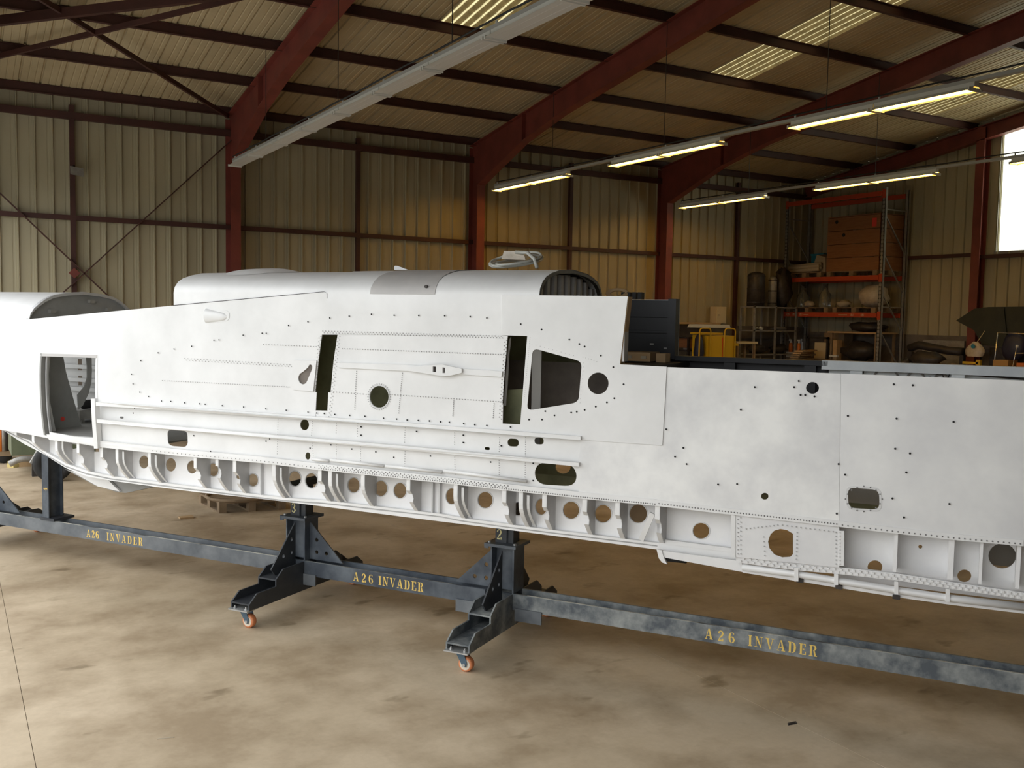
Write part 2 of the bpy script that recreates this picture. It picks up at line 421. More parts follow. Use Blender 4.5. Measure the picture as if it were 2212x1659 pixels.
win = MB().box((XE-.02, WIN[0], 4.2), (XE+.05, WIN[1], 4.26)).build('window_1', 'grey', kind='structure', label='tall translucent window in the end wall')
n = 8
for i in range(n):
    ya = WIN[0]+(WIN[1]-WIN[0])*i/n; yb = WIN[0]+(WIN[1]-WIN[0])*(i+1)/n
    MB().hexa([(XE, ya+.006, 4.26), (XE+.008, ya+.006, 4.26), (XE+.008, yb-.006, 4.26), (XE, yb-.006, 4.26),
               (XE, ya+.006, zr(ya)-.45), (XE+.008, ya+.006, zr(ya)-.45), (XE+.008, yb-.006, zr(yb)-.45), (XE, yb-.006, zr(yb)-.45)]).build('window_pane', 'pane', win)
MB().hexa([(XE-.02, WIN[0], zr(WIN[0])-.45), (XE+.05, WIN[0], zr(WIN[0])-.45), (XE+.05, WIN[1], zr(WIN[1])-.45), (XE-.02, WIN[1], zr(WIN[1])-.45),
           (XE-.02, WIN[0], zr(WIN[0])+.02), (XE+.05, WIN[0], zr(WIN[0])+.02), (XE+.05, WIN[1], zr(WIN[1])+.02), (XE-.02, WIN[1], zr(WIN[1])+.02)]).build('window_head', 'clad', win)
# gable with the big open doorway behind the camera, and the near side wall
DOOR = (-1.5, 19.5, 5.0)
wl = MB().box((XG-.08, DOOR[1], 0), (XG, YB, zr(YB))).box((XG-.08, YN, 0), (XG, DOOR[0], zr(YB))).box((XG-.08, YN, DOOR[2]), (XG, YB, zr(YB)))
wl.prism([(XG-.08, YN, zr(YN)), (XG-.08, RIDGE, zr(RIDGE)), (XG-.08, YB, zr(YB))], (.08,0,0))
wl.build('wall_left', 'darkclad', kind='structure', label='gable wall around the open hangar doorway')
MB().box((XG, YN-.08, 0), (XE, YN, zr(YN)+.1)).build('wall_front', 'darkclad', kind='structure', label='near side wall of the hangar')
# roof
ce = MB().bar((XG, RIDGE, zr(RIDGE)+.06), (XE, RIDGE, zr(RIDGE)+.06), .3, .02).build('ceiling', 'roof', kind='structure', label='pitched sheet metal roof on dark red purlins')
P35 = .35
rprof = [(0,0), (.10,0), (.108,.008), (.122,.008), (.13,0), (.215,0), (.223,.008), (.237,.008), (.245,0), (.30,0), (.308,.035), (.336,.035), (.344,0), (.35,0)]
sprof = []
for i in range(6):
    a = i*.175; sprof += [(a,0), (a+.045,0), (a+.075,.04), (a+.12,.04), (a+.15,0)]
sprof.append((1.05,0))
def sheet(x, pr, ya, yb, name, m):
    MB().grid([[(x+p, ya, zr(ya)+q) for p, q in pr], [(x+p, yb, zr(yb)+q) for p, q in pr]]).build(name, m, ce)
SKY = [1.25, 7.2, 13.15, 19.1]
proto = None
x = 7.2-P35*math.ceil((7.2-XG)/P35)
while x < XE:
    insky = any(s-.01 < x+.01 < s+1.04 for s in SKY)
    if insky and x > 3:
        sheet(x, rprof, 14.92, YB+.1, 'roof_sheet', 'roof'); sheet(x, rprof, RIDGE, 9.5, 'roof_sheet', 'roof')
    elif proto is None:
        sheet(x, rprof, RIDGE, YB+.1, 'roof_sheet', 'roof'); proto = ce.children[-1]; px0 = x
    else: copy_at(proto, (x-px0, 0, 0), ce)
    x += P35
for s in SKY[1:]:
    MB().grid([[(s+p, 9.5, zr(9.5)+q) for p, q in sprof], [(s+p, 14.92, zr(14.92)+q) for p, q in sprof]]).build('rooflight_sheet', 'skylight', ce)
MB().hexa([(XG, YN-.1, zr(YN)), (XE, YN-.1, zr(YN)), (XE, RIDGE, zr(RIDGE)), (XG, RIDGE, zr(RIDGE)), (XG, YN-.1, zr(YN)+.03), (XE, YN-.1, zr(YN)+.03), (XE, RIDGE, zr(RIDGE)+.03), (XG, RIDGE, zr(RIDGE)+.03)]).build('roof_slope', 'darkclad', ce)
for y in (19.82, 18.15, 16.45, 14.72, 12.95, 11.2, 9.45, 7.7):
    z = zr(y)-.085
    b = MB().bar((XG, y, z+.075), (XE, y, z+.075), .08, .012); b.bar((XG, y, z-.075), (XE, y, z-.075), .08, .012); b.bar((XG, y, z), (XE, y, z), .012, .15)
    b.build('purlin', 'purlin', ce)
def roofbar(x0, y0, x1, y1, w, h, dz=.22):
    MB().bar((x0, y0, zr(y0)-dz), (x1, y1, zr(y1)-dz), w, h).build('roof_brace', 'purlin', ce)
roofbar(4.95, 19.7, -.6, 13.85, .05, .08); roofbar(-.6, 19.85, 5.0, 13.4, .05, .08); roofbar(-.6, 17.8, 4.9, 13.7, .09, .14, .24)
# portal frames
for xf in frames:
    fr = thing('portal_frame', {5.05:'oxide red steel portal frame nearest the doorway', 10.65:'middle oxide red steel portal frame', 16.25:'oxide red steel portal frame nearest the end wall'}[xf], None, (xf, 19.7, 0), kind='structure')
    def ibeam(mb, pts0, pts1, xw=.1):      # two edge lines (y,z): outer flange and inner flange, web between
        for q0, q1 in zip(zip(pts0, pts0[1:]), zip(pts1, pts1[1:])):
            (a, b), (c, d) = q0, q1
            mb.prism([(xf-.005, *a), (xf-.005, *b), (xf-.005, *d), (xf-.005, *c)], (.01,0,0))
            for (p, q) in ((a, b), (c, d)):
                mb.bar((xf, *p), (xf, *q), xw*2, .016, (0, -(q[1]-p[1]), q[0]-p[0]))
    cmb = MB(); ibeam(cmb, [(19.93, 0), (19.93, 6.38)], [(19.53, 0), (19.53, 5.5)])
    cmb.build('column', 'red', fr)
    ys = [19.95, 17.6, 16.2, 12.0, RIDGE]
    top = [(y, zr(y)-.16) for y in ys]
    dep = [.98, .58, .47, .45, .45]
    bot = [(19.53, 5.5)]+[(y, zr(y)-.16-d) for y, d in zip(ys[1:], dep[1:])]
    rmb = MB(); ibeam(rmb, top, bot); rmb.build('rafter', 'red', fr)
    st = MB(); 
    for y in (17.6,):
        st.bar((xf, y, zr(y)-.17), (xf, y, zr(y)-.73), .19, .012, (0,1,0))
    st.build('stiffener', 'red', fr)
w = on_y(165, 368, YB-.3)
t = thing('floodlight', 'small pale floodlight fixed high on the thin wall post', 'lamp', (w[0], YB-.3, w[2]-.08))
MB().hexa([(w[0]-.10, YB-.36, w[2]-.09), (w[0]+.12, YB-.36, w[2]-.12), (w[0]+.12, YB-.26, w[2]-.10), (w[0]-.10, YB-.26, w[2]-.06), (w[0]-.10, YB-.32, w[2]+.07), (w[0]+.12, YB-.32, w[2]+.04), (w[0]+.12, YB-.24, w[2]+.04), (w[0]-.10, YB-.24, w[2]+.08)]).build('housing', 'galv', t)
MB().bar((w[0], YB-.3, w[2]), (w[0]-.03, YB-.12, w[2]+.10), .03, .03).build('bracket', 'dark', t)

# fluorescent lighting: three rows of trunking with lamps clipped under them
ROW = [(4.87, 'unlit row nearest the doorway'), (10.7, 'middle row'), (16.1, 'far right row')]
def make_lamp(x, y, z, lit):
    t = thing('fluorescent_lamp', '', 'lamp', (x, y, z))
    h = MB()
    h.prism([(x-.045, y-.72, z+.045), (x+.045, y-.72, z+.045), (x+.045, y-.72, z+.10), (x-.045, y-.72, z+.10)], (0,1.44,0)); h.build('housing', 'white', t)
    r = MB()
    if lit:
        r.prism([(x-.11, y-.72, z), (x-.05, y-.72, z+.05), (x+.05, y-.72, z+.05), (x+.11, y-.72, z), (x+.105, y-.72, z), (x+.045, y-.72, z+.045), (x-.045, y-.72, z+.045), (x-.105, y-.72, z)], (0,1.44,0))
    else:
        r.prism([(x-.13, y-.72, z+.01), (x-.05, y-.72, z+.055), (x+.05, y-.72, z+.055), (x+.13, y-.72, z+.01)], (0,1.44,0))
    r.build('reflector', 'white', t)
    for s in (-.05, .05):
        MB().tube([(x+s, y-.69, z+.024), (x+s, y+.69, z+.024)], .016, 8).build('tube', 'tubeon' if lit else 'tubeoff', t, smooth=True)
    for s in (-.70, .70):
        MB().box((x-.13, y+s-.012, z-.012), (x+.13, y+s+.012, z+.03)).build('end_cap', 'white', t)
    MB().tube([(x, y+.68, z+.10), (x, y+.68, z+.19)], .014, 6).build('clip', 'white', t)
    return t
plit = make_lamp(0, 0, 0, True); poff = make_lamp(0, 0, 0, False); used = set()
def put_lamp(p, x, y, z, label, group):
    if p not in used: used.add(p); o = p
    else: o = dup(p, (0,0,0))
    o.location = (x, y, z); o['label'] = label; o['group'] = group
ORD = ['farthest from the camera', 'second from the far end', 'third from the far end', 'fourth from the far end', 'fifth from the far end', 'sixth from the far end', 'seventh from the far end', 'eighth from the far end', 'nearest the camera']
for ri, (x, rl) in enumerate(ROW):
    z = 5.3; nmod = 9
    t = thing('lamp_trunking', f'long grey trunking rail hanging from the roof, {rl}', 'trunking', (x, 13, z+.1))
    ya, yb = 18.95, 18.92-1.46*10
    MB().box((x-.04, yb, z+.10), (x+.04, ya, z+.145)).build('rail', 'trunk', t)
    cb = []
    for q in range(22):
        yy = ya-.1-q*.62; cb.append((x-.05, yy, z+.17+.02*random.random()))
    MB().tube(cb, .012, 5).build('cable', 'rubber', t)
    for q, yy in enumerate((16.45, 12.95, 9.45)):
        zt = zr(yy)-.16
        MB().tube([(x-.10, yy, z+.14), (x-.10, yy, zt)], .006, 5).build('hanger_wire', 'dark', t)
    for k in range(nmod):
        y = 18.92-1.46*(k+.5)
        lit = ri > 0
        if ri > 0 and k % 3 == 2: continue
        if ri == 0:
            put_lamp(poff, x, y, z, f'unlit white fluorescent lamp on the left trunking, {ORD[k]}', 'unlit lamps on the left trunking')
        else:
            j = k-k//3
            put_lamp(plit, x, y, z, f'glowing fluorescent lamp on the {"middle" if ri == 1 else "right"} trunking, {ORD[j]}', 'glowing fluorescent lamps')

# =================================================================== the aircraft fuselage
D0, DF, DC = 5.87, 7.07, 6.47
fus = thing('aircraft_fuselage', 'long bare aluminium aircraft fuselage section resting on the dark assembly jig', 'aircraft part', F(-4, DC, 0))
def fp(name, m, build, smooth_=False, label=None, kind=None):
    mb = MB(); build(mb); return mb.build(name, m, fus, smooth_, label, kind)
# pixel lines measured along the side: two stringer lips, the sill, the bottom flange
L1 = [(213,868), (350,877), (910,916), (1254,943)]
L2 = [(213,905), (350,919), (910,967), (1250,1000)]
SILL = [(0,928), (50,936), (109,947), (215,966), (321,977.5), (400,986), (560,1000), (686,1015), (960,1044), (1080,1058), (1264,1078), (1419,1093), (1580,1112), (1812,1138), (1937,1153), (2056,1166), (2212,1180)]
BTOP = [(0,918), (60,948), (100,977), (142,1001), (187,1017), (238,1028), (339,1041), (400,1049), (612,1075), (701,1081), (952,1110), (999,1119), (1102,1133), (1186,1144), (1270,1154), (1421,1173)]
BLOW = [(0,925), (50,958), (94,981), (142,1011), (187,1029), (238,1038), (339,1052), (425,1063), (577,1079), (666,1090), (900,1120), (1102,1145), (1419,1187)]
def along(L, x0, x1, n=None):
    xs = [x0]+[x for x, _ in L if x0 < x < x1]+[x1]
    return [(x, line(L, x)) for x in xs]
SLOT1 = [(695.5,722.8), (729,722.8), (721,779), (714.5,847.6), (709.5,847.6), (707.5,887), (682,886), (684,847), (681,847), (688,779)]
SLOT2 = [(1097.5,725.3), (1140,726), (1124.8,917), (1086,914.7), (1086.8,871.6), (1085.6,871), (1090.4,800.8)]
# forward skin with the crew door
UL, UR = -9.3, .95
zS0 = 1.36
A = [(UL, 2.40), on_d(60,690,D0)]+Q([(375,660), (700,630.5), (706,634), (705,716), (695.5,722.8), (688,779), (681,847), (684,847), (682,886), (682,line(L1,682)+7)], D0)
A += Q([(x, y+7) for x, y in reversed(along(L1, 213, 600))], D0)+Q([(216,766.5), (97,763), (100,940), (105,947)], D0)+Q([(60,938), (0,928)], D0)+[(UL, 1.37)]
fp('forward_skin', 'skin', lambda b: b.plate(A, [], D0, .006, FB, 10), True, 'white bright forward skin around the open crew door')
# upper strip, bay panel, aft panel, tail skin
B = Q([(706,645), (1085,649), (1085,724), (1097.5,725.3), (695.5,722.8), (705,716)], D0)
fp('upper_skin_strip', 'skin', lambda b: b.plate(B, [], D0-.001, .006))
Cc = Q([(729.5,723.3), (1097,725.5), (1090.4,800.8), (1085.6,871), (1086.8,871.6), (1086,914.7), (1124.8,917), (1124.8,line(L1,1124)+7)], D0)+Q([(x, y+7) for x, y in reversed(along(L1, 684, 1124))], D0)+Q([(682.5,886.5), (707.5,887), (709.5,847.6), (714.5,847.6), (721,779)], D0)
fp('bay_panel', 'skin', lambda b: b.plate(Cc, [ell(820,857,20.5,23.5)], D0-.002, .006), False, 'riveted panel between the two dark slots')
Dd = Q([(1085,637), (1357,640), (1340,787), (1441,792), (1431.5,962), (1256,950), (1254,944), (1125,933), (1124.8,917), (1140,726), (1085,724)], D0)
win1 = rrect([(1152,752), (1258,781), (1250.5,869), (1139,887)], 13, D0)
fp('aft_side_panel', 'skin', lambda b: b.plate(Dd, [win1, ell(1293,828,22.5,23.5)], D0-.008, .008), False, 'stepped panel with a trapezoid window and a round hole')
OVAL = rrect([(1155,998), (1244,1003), (1247,1051), (1155,1046)], 27, D0, 6)
E1 = Q([(1440,793), (1816.5,807)], D0)+Q(list(reversed(along(SILL, 1250, 1812))), D0)+Q([(1250,1000), (1256,944), (1256,950.5), (1431,962.5)], D0)
E2 = Q([(1817,807), (2212,822.5)], D0)+[(UR, 2.215)]+[(UR, on_d(2212,1180,D0)[1]+.01)]+Q(list(reversed(along(SILL, 1812.5, 2212))), D0)
ACC = rrect([(1831,1053), (1899,1058), (1900,1101), (1833,1097)], 15, D0, 5)
fp('aft_skin', 'skin3', lambda b: b.plate(E1, [ell(1755,838,14,12.8), ell(1652,1072,8,7.3)], D0, .006), False, 'large plain aft skin sheet with two small round holes')
fp('aft_skin', 'skin2', lambda b: b.plate(E2, [ACC], D0, .006), False, 'greyer aftmost skin sheet with a rounded hatch hole')
# two recessed belts under the stringers
B1 = Q(along([(x, y+2) for x, y in L1], 213, 1256)+list(reversed(along([(x, y+8) for x, y in L2], 213, 1256))), D0+.025)
def hole_d(cx, cy, rx, ry, d=D0+.025, n=18): return ell(cx, cy, rx, ry, n, d)
def slot(cx, cy, w, h, d, sk=.05, n=5): return rrect([(cx-w, cy-h-w*sk), (cx+w, cy-h+w*sk), (cx+w, cy+h+w*sk), (cx-w, cy+h-w*sk)], min(w, h)*.98, d, n)
fp('upper_belt', 'skin', lambda b: b.plate(B1, [hole_d(658,917.5,9.5,12), slot(263,902,4,2.4,D0+.025), slot(1108.5,956,12,8.5,D0+.025), slot(1164.5,952.5,10,7.5,D0+.025), slot(1052.5,969,5.5,3.2,D0+.025)], D0+.025, .006))
B2 = Q(along([(x, y+2) for x, y in L2], 213, 1256)+list(reversed(along([(x, y-1) for x, y in SILL], 213, 1256))), D0+.02)
OV2 = rrect([(1155,998), (1244,1003), (1247,1051), (1155,1046)], 27, D0+.02, 6)
fp('lower_belt', 'skin', lambda b: b.plate(B2, [rrect([(361,927), (405,930), (406,966), (363,963)], 12, D0+.02, 5), hole_d(665,985,5.5,8,D0+.02), OV2], D0+.02, .006))
# stringer lips (angles standing proud), sill flange
def strip(L, x0, x1, h0, h1, d, t, fn=FB):
    def go(b):
        p = along(L, x0, x1)
        pts = Q([(x, y+h0) for x, y in p]+[(x, y+h1) for x, y in reversed(p)], d)
        b.plate(pts, [], d, t, fn)
    return go
fp('stringer', 'skin', strip(L1, 213, 1254, 0, 8, D0-.030, .045))
fp('stringer', 'skin', strip(L2, 213, 1250, 0, 8, D0-.028, .045))
fp('sill_flange', 'skin', strip(SILL, 109, 1419, -14, 0, D0-.004, .012))
fp('sill_flange', 'skin', strip(SILL, 1419, 2211, -13, 0, D0-.004, .012))
fp('sill_flange', 'skin', strip(SILL, 0, 112, -5, 0, D0-.004, .012))
# rounded fairing strips over the sill
for x0, y0, x1, y1 in ((673,992,709,996), (713,994,828,1007), (832,1007,954,1020), (958,1017,1137,1040)):
    p, q = on_d(x0, y0, D0-.01), on_d(x1, y1, D0-.01)
    fp('fairing_strip', 'skin', lambda b: b.tube([FB(p[0], D0-.004, p[1]), FB(q[0], D0-.004, q[1])], .013, 8), True)
# door frame: jambs, header, sill
def jamb(x0, x1, m, d, t, px=(763,946), n=8):
    def go(b):
        for k in range(n):
            ya, yb = px[0]+(px[1]-px[0])*k/n, px[0]+(px[1]-px[0])*(k+1)/n
            a = [on_d(x, y, D0) for x, y in ((x0, ya), (x1, ya), (x1, yb), (x0, yb))]
            b.hexa([FB(a[3][0], d, a[3][1]), FB(a[2][0], d, a[2][1]), FB(a[2][0], d+t, a[2][1]), FB(a[3][0], d+t, a[3][1]),
                    FB(a[0][0], d, a[0][1]), FB(a[1][0], d, a[1][1]), FB(a[1][0], d+t, a[1][1]), FB(a[0][0], d+t, a[0][1])])
    return fp('door_jamb', m, go)
jamb(96.5, 100, 'inner', D0-.004, .08); jamb(102, 104.5, 'edge', D0+.03, .02); jamb(209, 217, 'skin', D0-.03, .05, (860,968)); jamb(213, 217, 'skin', D0-.002, .03, (767,862))
fp('door_header', 'matte', lambda b: b.plate(Q([(97,763), (216,766.5), (215,773), (97,769)], D0), [], D0-.004, .06, FB))
fp('door_sill', 'skin', lambda b: b.plate(Q([(104,938), (210,946), (213,962), (108,950)], D0), [], D0-.010, .05, FB))
# nose shell: arched top in front of the cockpit cut-out
def arch(n0=0):
    h = [(0,2.40), (.012,2.44), (.05,2.49), (.10,2.53), (.17,2.575), (.26,2.615), (.40,2.64), (.60,2.655)]
    a = [(D0+x, z) for x, z in h]; return a+[(2*DC-d, z) for d, z in reversed(a[:-1])]
ar = arch()
fp('nose_shell', 'skin', lambda b: b.grid([[F(u, d+.002, z) for d, z in [(D0, 2.37)]+ar+[(DF, 2.37)]] for u in (UL, -8.6, -8.1, -7.72)]), True, 'rounded bright top of the nose')
def arch_cap(b, u, t, zb, inset):
    pts = [(d, z) for d, z in ar]; pts = [(D0+.01, zb)]+pts+[(DF-.01, zb)]
    b.prism([F(u, d, z) for d, z in pts], F(t,0,0))
fp('bulkhead', 'inner', lambda b: arch_cap(b, -7.735, .008, 2.28, 0), False, 'grey half-moon bulkhead behind the nose')
def lip(b):
    for (d0, z0), (d1, z1) in zip(ar, ar[1:]):
        b.hexa([F(-7.74, d0, z0-.02), F(-7.70, d0, z0-.02), F(-7.70, d1, z1-.02), F(-7.74, d1, z1-.02), F(-7.74, d0, z0+.006), F(-7.70, d0, z0+.006), F(-7.70, d1, z1+.006), F(-7.74, d1, z1+.006)])
fp('bulkhead_lip', 'edge', lip)
for px, py in ((110,671), (195,650), (232,668)):
    d, z = on_u(px, py, -7.72)
    fp('bracket', 'galv', lambda b: b.fbox((-7.727, d-.025, z-.02), (-7.69, d+.03, z+.012)))
# lower bulkhead with the crawlway, seen through the crew door
def lowbulk(b):
    pts = [(5.90,2.28), (6.20,2.28), (6.27,1.9), (6.36,1.6), (6.45,1.32), (5.92,1.32)]
    b.prism([F(-7.735, d, z) for d, z in pts], F(.008,0,0))
fp('bulkhead', 'inner', lowbulk)
def jring(b):                                     # paler ring frame close behind the left jamb
    o = [(5.855,2.3), (5.83,2.1), (5.825,1.9), (5.83,1.65), (5.87,1.36)]
    i_ = [(6.02,2.3), (5.975,2.1), (5.955,1.9), (5.96,1.65), (6.02,1.36)]
    b.prism([F(-7.6, d+.02, z) for d, z in o+list(reversed(i_))], F(.012,0,0))
fp('ring_frame', 'web', jring)
d, z = on_u(136, 905, -7.72)
fp('target_dot', 'redtag', lambda b: b.lathe([(.022,0), (.022,.004)], F(-7.727, d, z), UA, 14), False, 'red dot on the grey bulkhead')
def arcring(b):                                   # curved web of the frame on the far side of the crawlway
    inn = [on_u(x, y, -7.55) for x, y in ((184,760), (187,790), (187,815), (181,835), (166,853))]
    out = [on_u(x, y, -7.55) for x, y in ((196,760), (197,800), (196,825), (190,850), (178,875), (168,885))]
    b.prism([F(-7.55, d, z) for d, z in inn+list(reversed(out))], F(.01,0,0))
fp('ring_frame', 'inner', arcring)
for yy in (772, 808, 840, 862):
    d, z = on_u(205, yy, -7.4)
    fp('far_stringer', 'edge', lambda b: b.fbox((-9.2, DF-.05, z-.02), (-6.6, DF-.012, z+.02)))
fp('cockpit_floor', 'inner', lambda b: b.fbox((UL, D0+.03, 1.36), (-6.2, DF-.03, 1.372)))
fp('equipment_shelf', 'galv', lambda b: b.fbox((-8.2, 6.56, 1.41), (-7.9, 6.95, 1.5)).fbox((-8.2, 6.58, 1.372), (-8.16, 6.62, 1.41)).fbox((-7.94, 6.58, 1.372), (-7.9, 6.62, 1.41)))
fp('seat_motor', 'rubber', lambda b: b.lathe([(.03,0), (.045,.02), (.045,.2), (.03,.22)], F(-7.95, 6.62, 1.55), DA, 14), True)
# lower web, ribs and bottom flange
DW = D0+.17
WEBH = [(254,997,8,9), (311,998,10.5,14), (369,1004,11,14.5), (415,1009,11,14), (461,1015,11,14), (547,1037,11,13.5), (637.5,1034,13,16), (673,1038,13,16), (764.5,1048,13,16), (823,1055,14,16.5), (864.5,1059.5,13.5,16.5), (976,1072,12.5,17), (1048.6,1080,16,17.5), (1119,1099,12.5,14), (1169.6,1094.7,12.5,17), (1234,1102,17.5,18.5), (1303,1109.6,18,19), (1379,1109.4,19,20)]
web = Q([(x, y-8) for x, y in along(SILL, 0, 1425)]+[(x, y+5) for x, y in reversed(along(BTOP, 0, 1425))], DW)
cut = [ell(cx, cy, rx, ry, 20, DW) for cx, cy, rx, ry in WEBH]
cut += [Q([(149,958), (166,960), (166,968), (158,970), (152,966)], DW) , Q([(199,966), (214,968), (214,976), (203,976)], DW), Q([(509,1003), (518,1005), (518,1036), (511,1033)], DW)]
webp = MB().plate(web, cut, DW, .006).build('web_panel', 'web', fus, False, 'white lower web panel with lightening holes')
for cx, cy, rx, ry in WEBH[4:]:
    def ringb(b, cx=cx, cy=cy, rx=rx, ry=ry):
        b.plate(ell(cx, cy, rx+1.7, ry+1.7, 24, DW), [ell(cx, cy, rx, ry, 24, DW)], DW-.004, .004)
    mb = MB(); ringb(mb); mb.build('hole_rim', 'edge', webp)
DB = D0+.135
def flange(b):
    p = along(BTOP, 0, 1423)
    b.plate(Q([(x, y) for x, y in p]+[(x, y) for x, y in reversed(along(BLOW, 0, 1428))], DB), [], DB, .03)
fp('bottom_flange', 'skin', flange)
fp('bottom_lip', 'edge', lambda b: b.plate(Q([(x, y+5) for x, y in along(BTOP, 0, 1420)]+[(x, y+8) for x, y in reversed(along(BTOP, 0, 1420))], DB), [], DB, .13))
RIBS = [(28,.8,0), (66,.9,0), (116,1,1), (163,1,2), (214,1,2), (247,1,1), (317,1,1), (416,1,2), (463,1,3), (501,1,2), (586,1,1), (685,1,2), (707,1,1), (778,1,0), (876,1,2), (978,1,1), (1083,1,2), (1119,1,1), (1170,1,2), (1257,1,2), (1328,1,2), (1414,1,2)]
for px, sc, kind in RIBS:
    u, zt = on_d(px, line(SILL, px)-2, D0)
    # bottom end of this rib: where the flange is at the same station
    lo, hi = px-5, px+60
    for _ in range(30):
        m_ = (lo+hi)/2
        if on_d(m_, line(BTOP, m_)+3, DB)[0] < u: lo = m_
        else: hi = m_
    zb_ = on_d(lo, line(BTOP, lo)+3, DB)[1]
    h = zt-zb_; N = 9; cur = []
    for k in range(N+1):
        s = k/N; cur.append((D0+.012+(DB-D0-.002)*max(0, (s-.38)/.62)**1.5, zt-h*s))
    notch = {1:(), 2:(4,5), 3:(3,4), 0:()}[kind]
    r = MB()
    front = [(d+(.028 if k in notch else 0), z) for k, (d, z) in enumerate(cur)]
    r.prism([F(u+.030, d, z) for d, z in front+[(DW, cur[-1][1]), (DW, zt)]], F(.004,0,0))
    rib = r.build('rib', 'ribmat', fus)
    fm = MB()
    for k in range(N):
        if k in notch or (k+1) in notch and kind == 3:
            if fm.f: fm.build('rib_cap', 'skin', rib); fm = MB()
            continue
        (d0, z0), (d1, z1) = front[k], front[k+1]
        fm.hexa([F(u, d1, z1), F(u+.032, d1, z1), F(u+.032, d1+.005, z1), F(u, d1+.005, z1), F(u, d0, z0), F(u+.032, d0, z0), F(u+.032, d0+.005, z0), F(u, d0+.005, z0)])
    if fm.f: fm.build('rib_cap', 'skin', rib)
    if kind == 1 and px > 100:                    # ribs with a second, set-back angle
        g = MB()
        for k in range(1, N):
            (d0, z0), (d1, z1) = cur[k], cur[k+1]
            g.hexa([F(u+.048, d1+.03, z1), F(u+.068, d1+.03, z1), F(u+.068, d1+.035, z1), F(u+.048, d1+.035, z1), F(u+.048, d0+.03, z0), F(u+.068, d0+.03, z0), F(u+.068, d0+.035, z0), F(u+.048, d0+.035, z0)])
        g.build('rib_angle', 'skin', rib)
for px in (285, 568, 938, 953):
    u, zt = on_d(px, line(SILL, px), DW); zb_ = on_d(px, line(BTOP, px), DW)[1]
    fp('web_stiffener', 'edge', lambda b: b.fbox((u-.006, DW-.03, zb_), (u+.006, DW, zt)))
u0 = on_d(1408, 1110, D0+.05)
fp('diagonal_strut', 'skin', lambda b: b.bar(F(*[u0[0], D0+.07, u0[1]]), F(on_d(1386,1166,DB)[0], DB-.01, on_d(1386,1166,DB)[1]), .035, .01, DA))
# belly scoop hanging under the nose
sc = Q([(150,1012), (190,1024), (238,1034), (339,1050), (281,1063), (262,1061), (215,1047)], 6.25)
fp('belly_scoop', 'inner', lambda b: b.prism([F(u, 6.2, z) for u, z in sc], F(0,.6,0)), False, 'grey scoop hanging under the belly')
sk = Q([(155,1016), (238,1037), (262,1061), (215,1050)], 6.19)
fp('scoop_skin', 'skin', lambda b: b.prism([F(u, 6.17, z) for u, z in sk], F(0,.025,0)))
# aft lower part: recessed web, access panel with a D-shaped hole, recessed bays
w2 = Q([(1419,1086), (1592,1106), (1592,1206), (1419,1186)], DW)
fp('web_panel', 'web', lambda b: b.plate(w2, [ell(1514.6,1146.5,17.8,17,20,DW)], DW, .006))
fp('hole_rim', 'edge', lambda b: b.plate(ell(1514.6,1146.5,19.6,18.8,24,DW), [ell(1514.6,1146.5,17.8,17,24,DW)], DW-.004, .004))
fp('shelf_angle', 'skin', lambda b: b.plate(Q([(1424,1164), (1580,1184), (1580,1193), (1426,1174)], DB), [], DB-.004, .03))
fp('bottom_flange', 'skin', lambda b: b.plate(Q([(1423,1173), (1592,1194), (1592,1211), (1428,1188)], DB), [], DB, .03))
DP = D0+.015
pan = Q([(1586,1112), (1813,1138), (1813,1226), (1586,1203)], DP)
dh = Q([(1686,1142.5), (1700,1145), (1713,1153), (1713,1197), (1707,1203), (1690,1204), (1673,1198), (1662,1184), (1659,1170), (1664,1155), (1673,1146)], DP)
acc = fp('access_panel', 'skin2', lambda b: b.plate(pan, [dh], DP, .006), False, 'flat lower panel with a D-shaped hole')
fp('panel_edge', 'skin', lambda b: b.plate(Q([(1813,1146), (1824,1147), (1823,1222), (1812,1221)], DP), [], DP-.006, .03))
fp('panel_edge', 'skin', lambda b: b.plate(Q([(1580,1111), (1588,1112), (1588,1204), (1580,1203)], DP), [], DP-.006, .03))
w3 = Q([(1806,1135), (2212,1174)], DW)+[(UR, on_d(2212,1176,DW)[1]), (UR, 1.0)]+Q([(2212,1300), (1806,1250)], DW)
fp('web_panel', 'web', lambda b: b.plate(w3, [ell(1890,1225,16,14.5,20,DW), ell(2083,1244,15,13.5,20,DW), ell(2165,1201,30,27,24,DW), ell(1988,1181,4.5,4,12,DW)], DW, .006), False, 'grey aft web with round holes')
fp('frame_panel', 'grey', lambda b: b.fbox((on_d(2120,1200,6.35)[0], 6.4, 1.05), (UR, 6.41, 1.32)))
for px, y0, y1, wd in ((1936,1154,1236,.02), (2056,1168,1252,.03), (2121,1174,1262,.016), (2202,1182,1272,.02)):
    a, b_ = on_d(px, y0, D0+.03), on_d(px-3, y1, D0+.03)
    fp('aft_rib', 'web', lambda b: b.fbox((a[0]-wd/2, D0+.03, b_[1]), (a[0]+wd/2, DW, a[1]+.01)))
def rail(pts, h, d, t): return lambda b: b.plate(Q(pts+[(x, y+h) for x, y in reversed(pts)], d)[:], [], d, t)
ext = lambda p, d: p
r1 = [(1590,1200), (1720,1217), (1820,1226), (1946,1240), (2060,1258), (2216,1281)]
fp('riveted_rail', 'skin2', rail(r1, 15, D0+.03, .03))
r2 = [(1604,1220), (1720,1235), (1812,1250), (1937,1270), (2050,1287), (2216,1307)]
def tube2(b):
    b.tube([F(on_d(x, y+5, D0+.05)[0], D0+.05, on_d(x, y+5, D0+.05)[1]) for x, y in r2], .022, 8)
fp('edge_tube', 'skin', tube2, True)
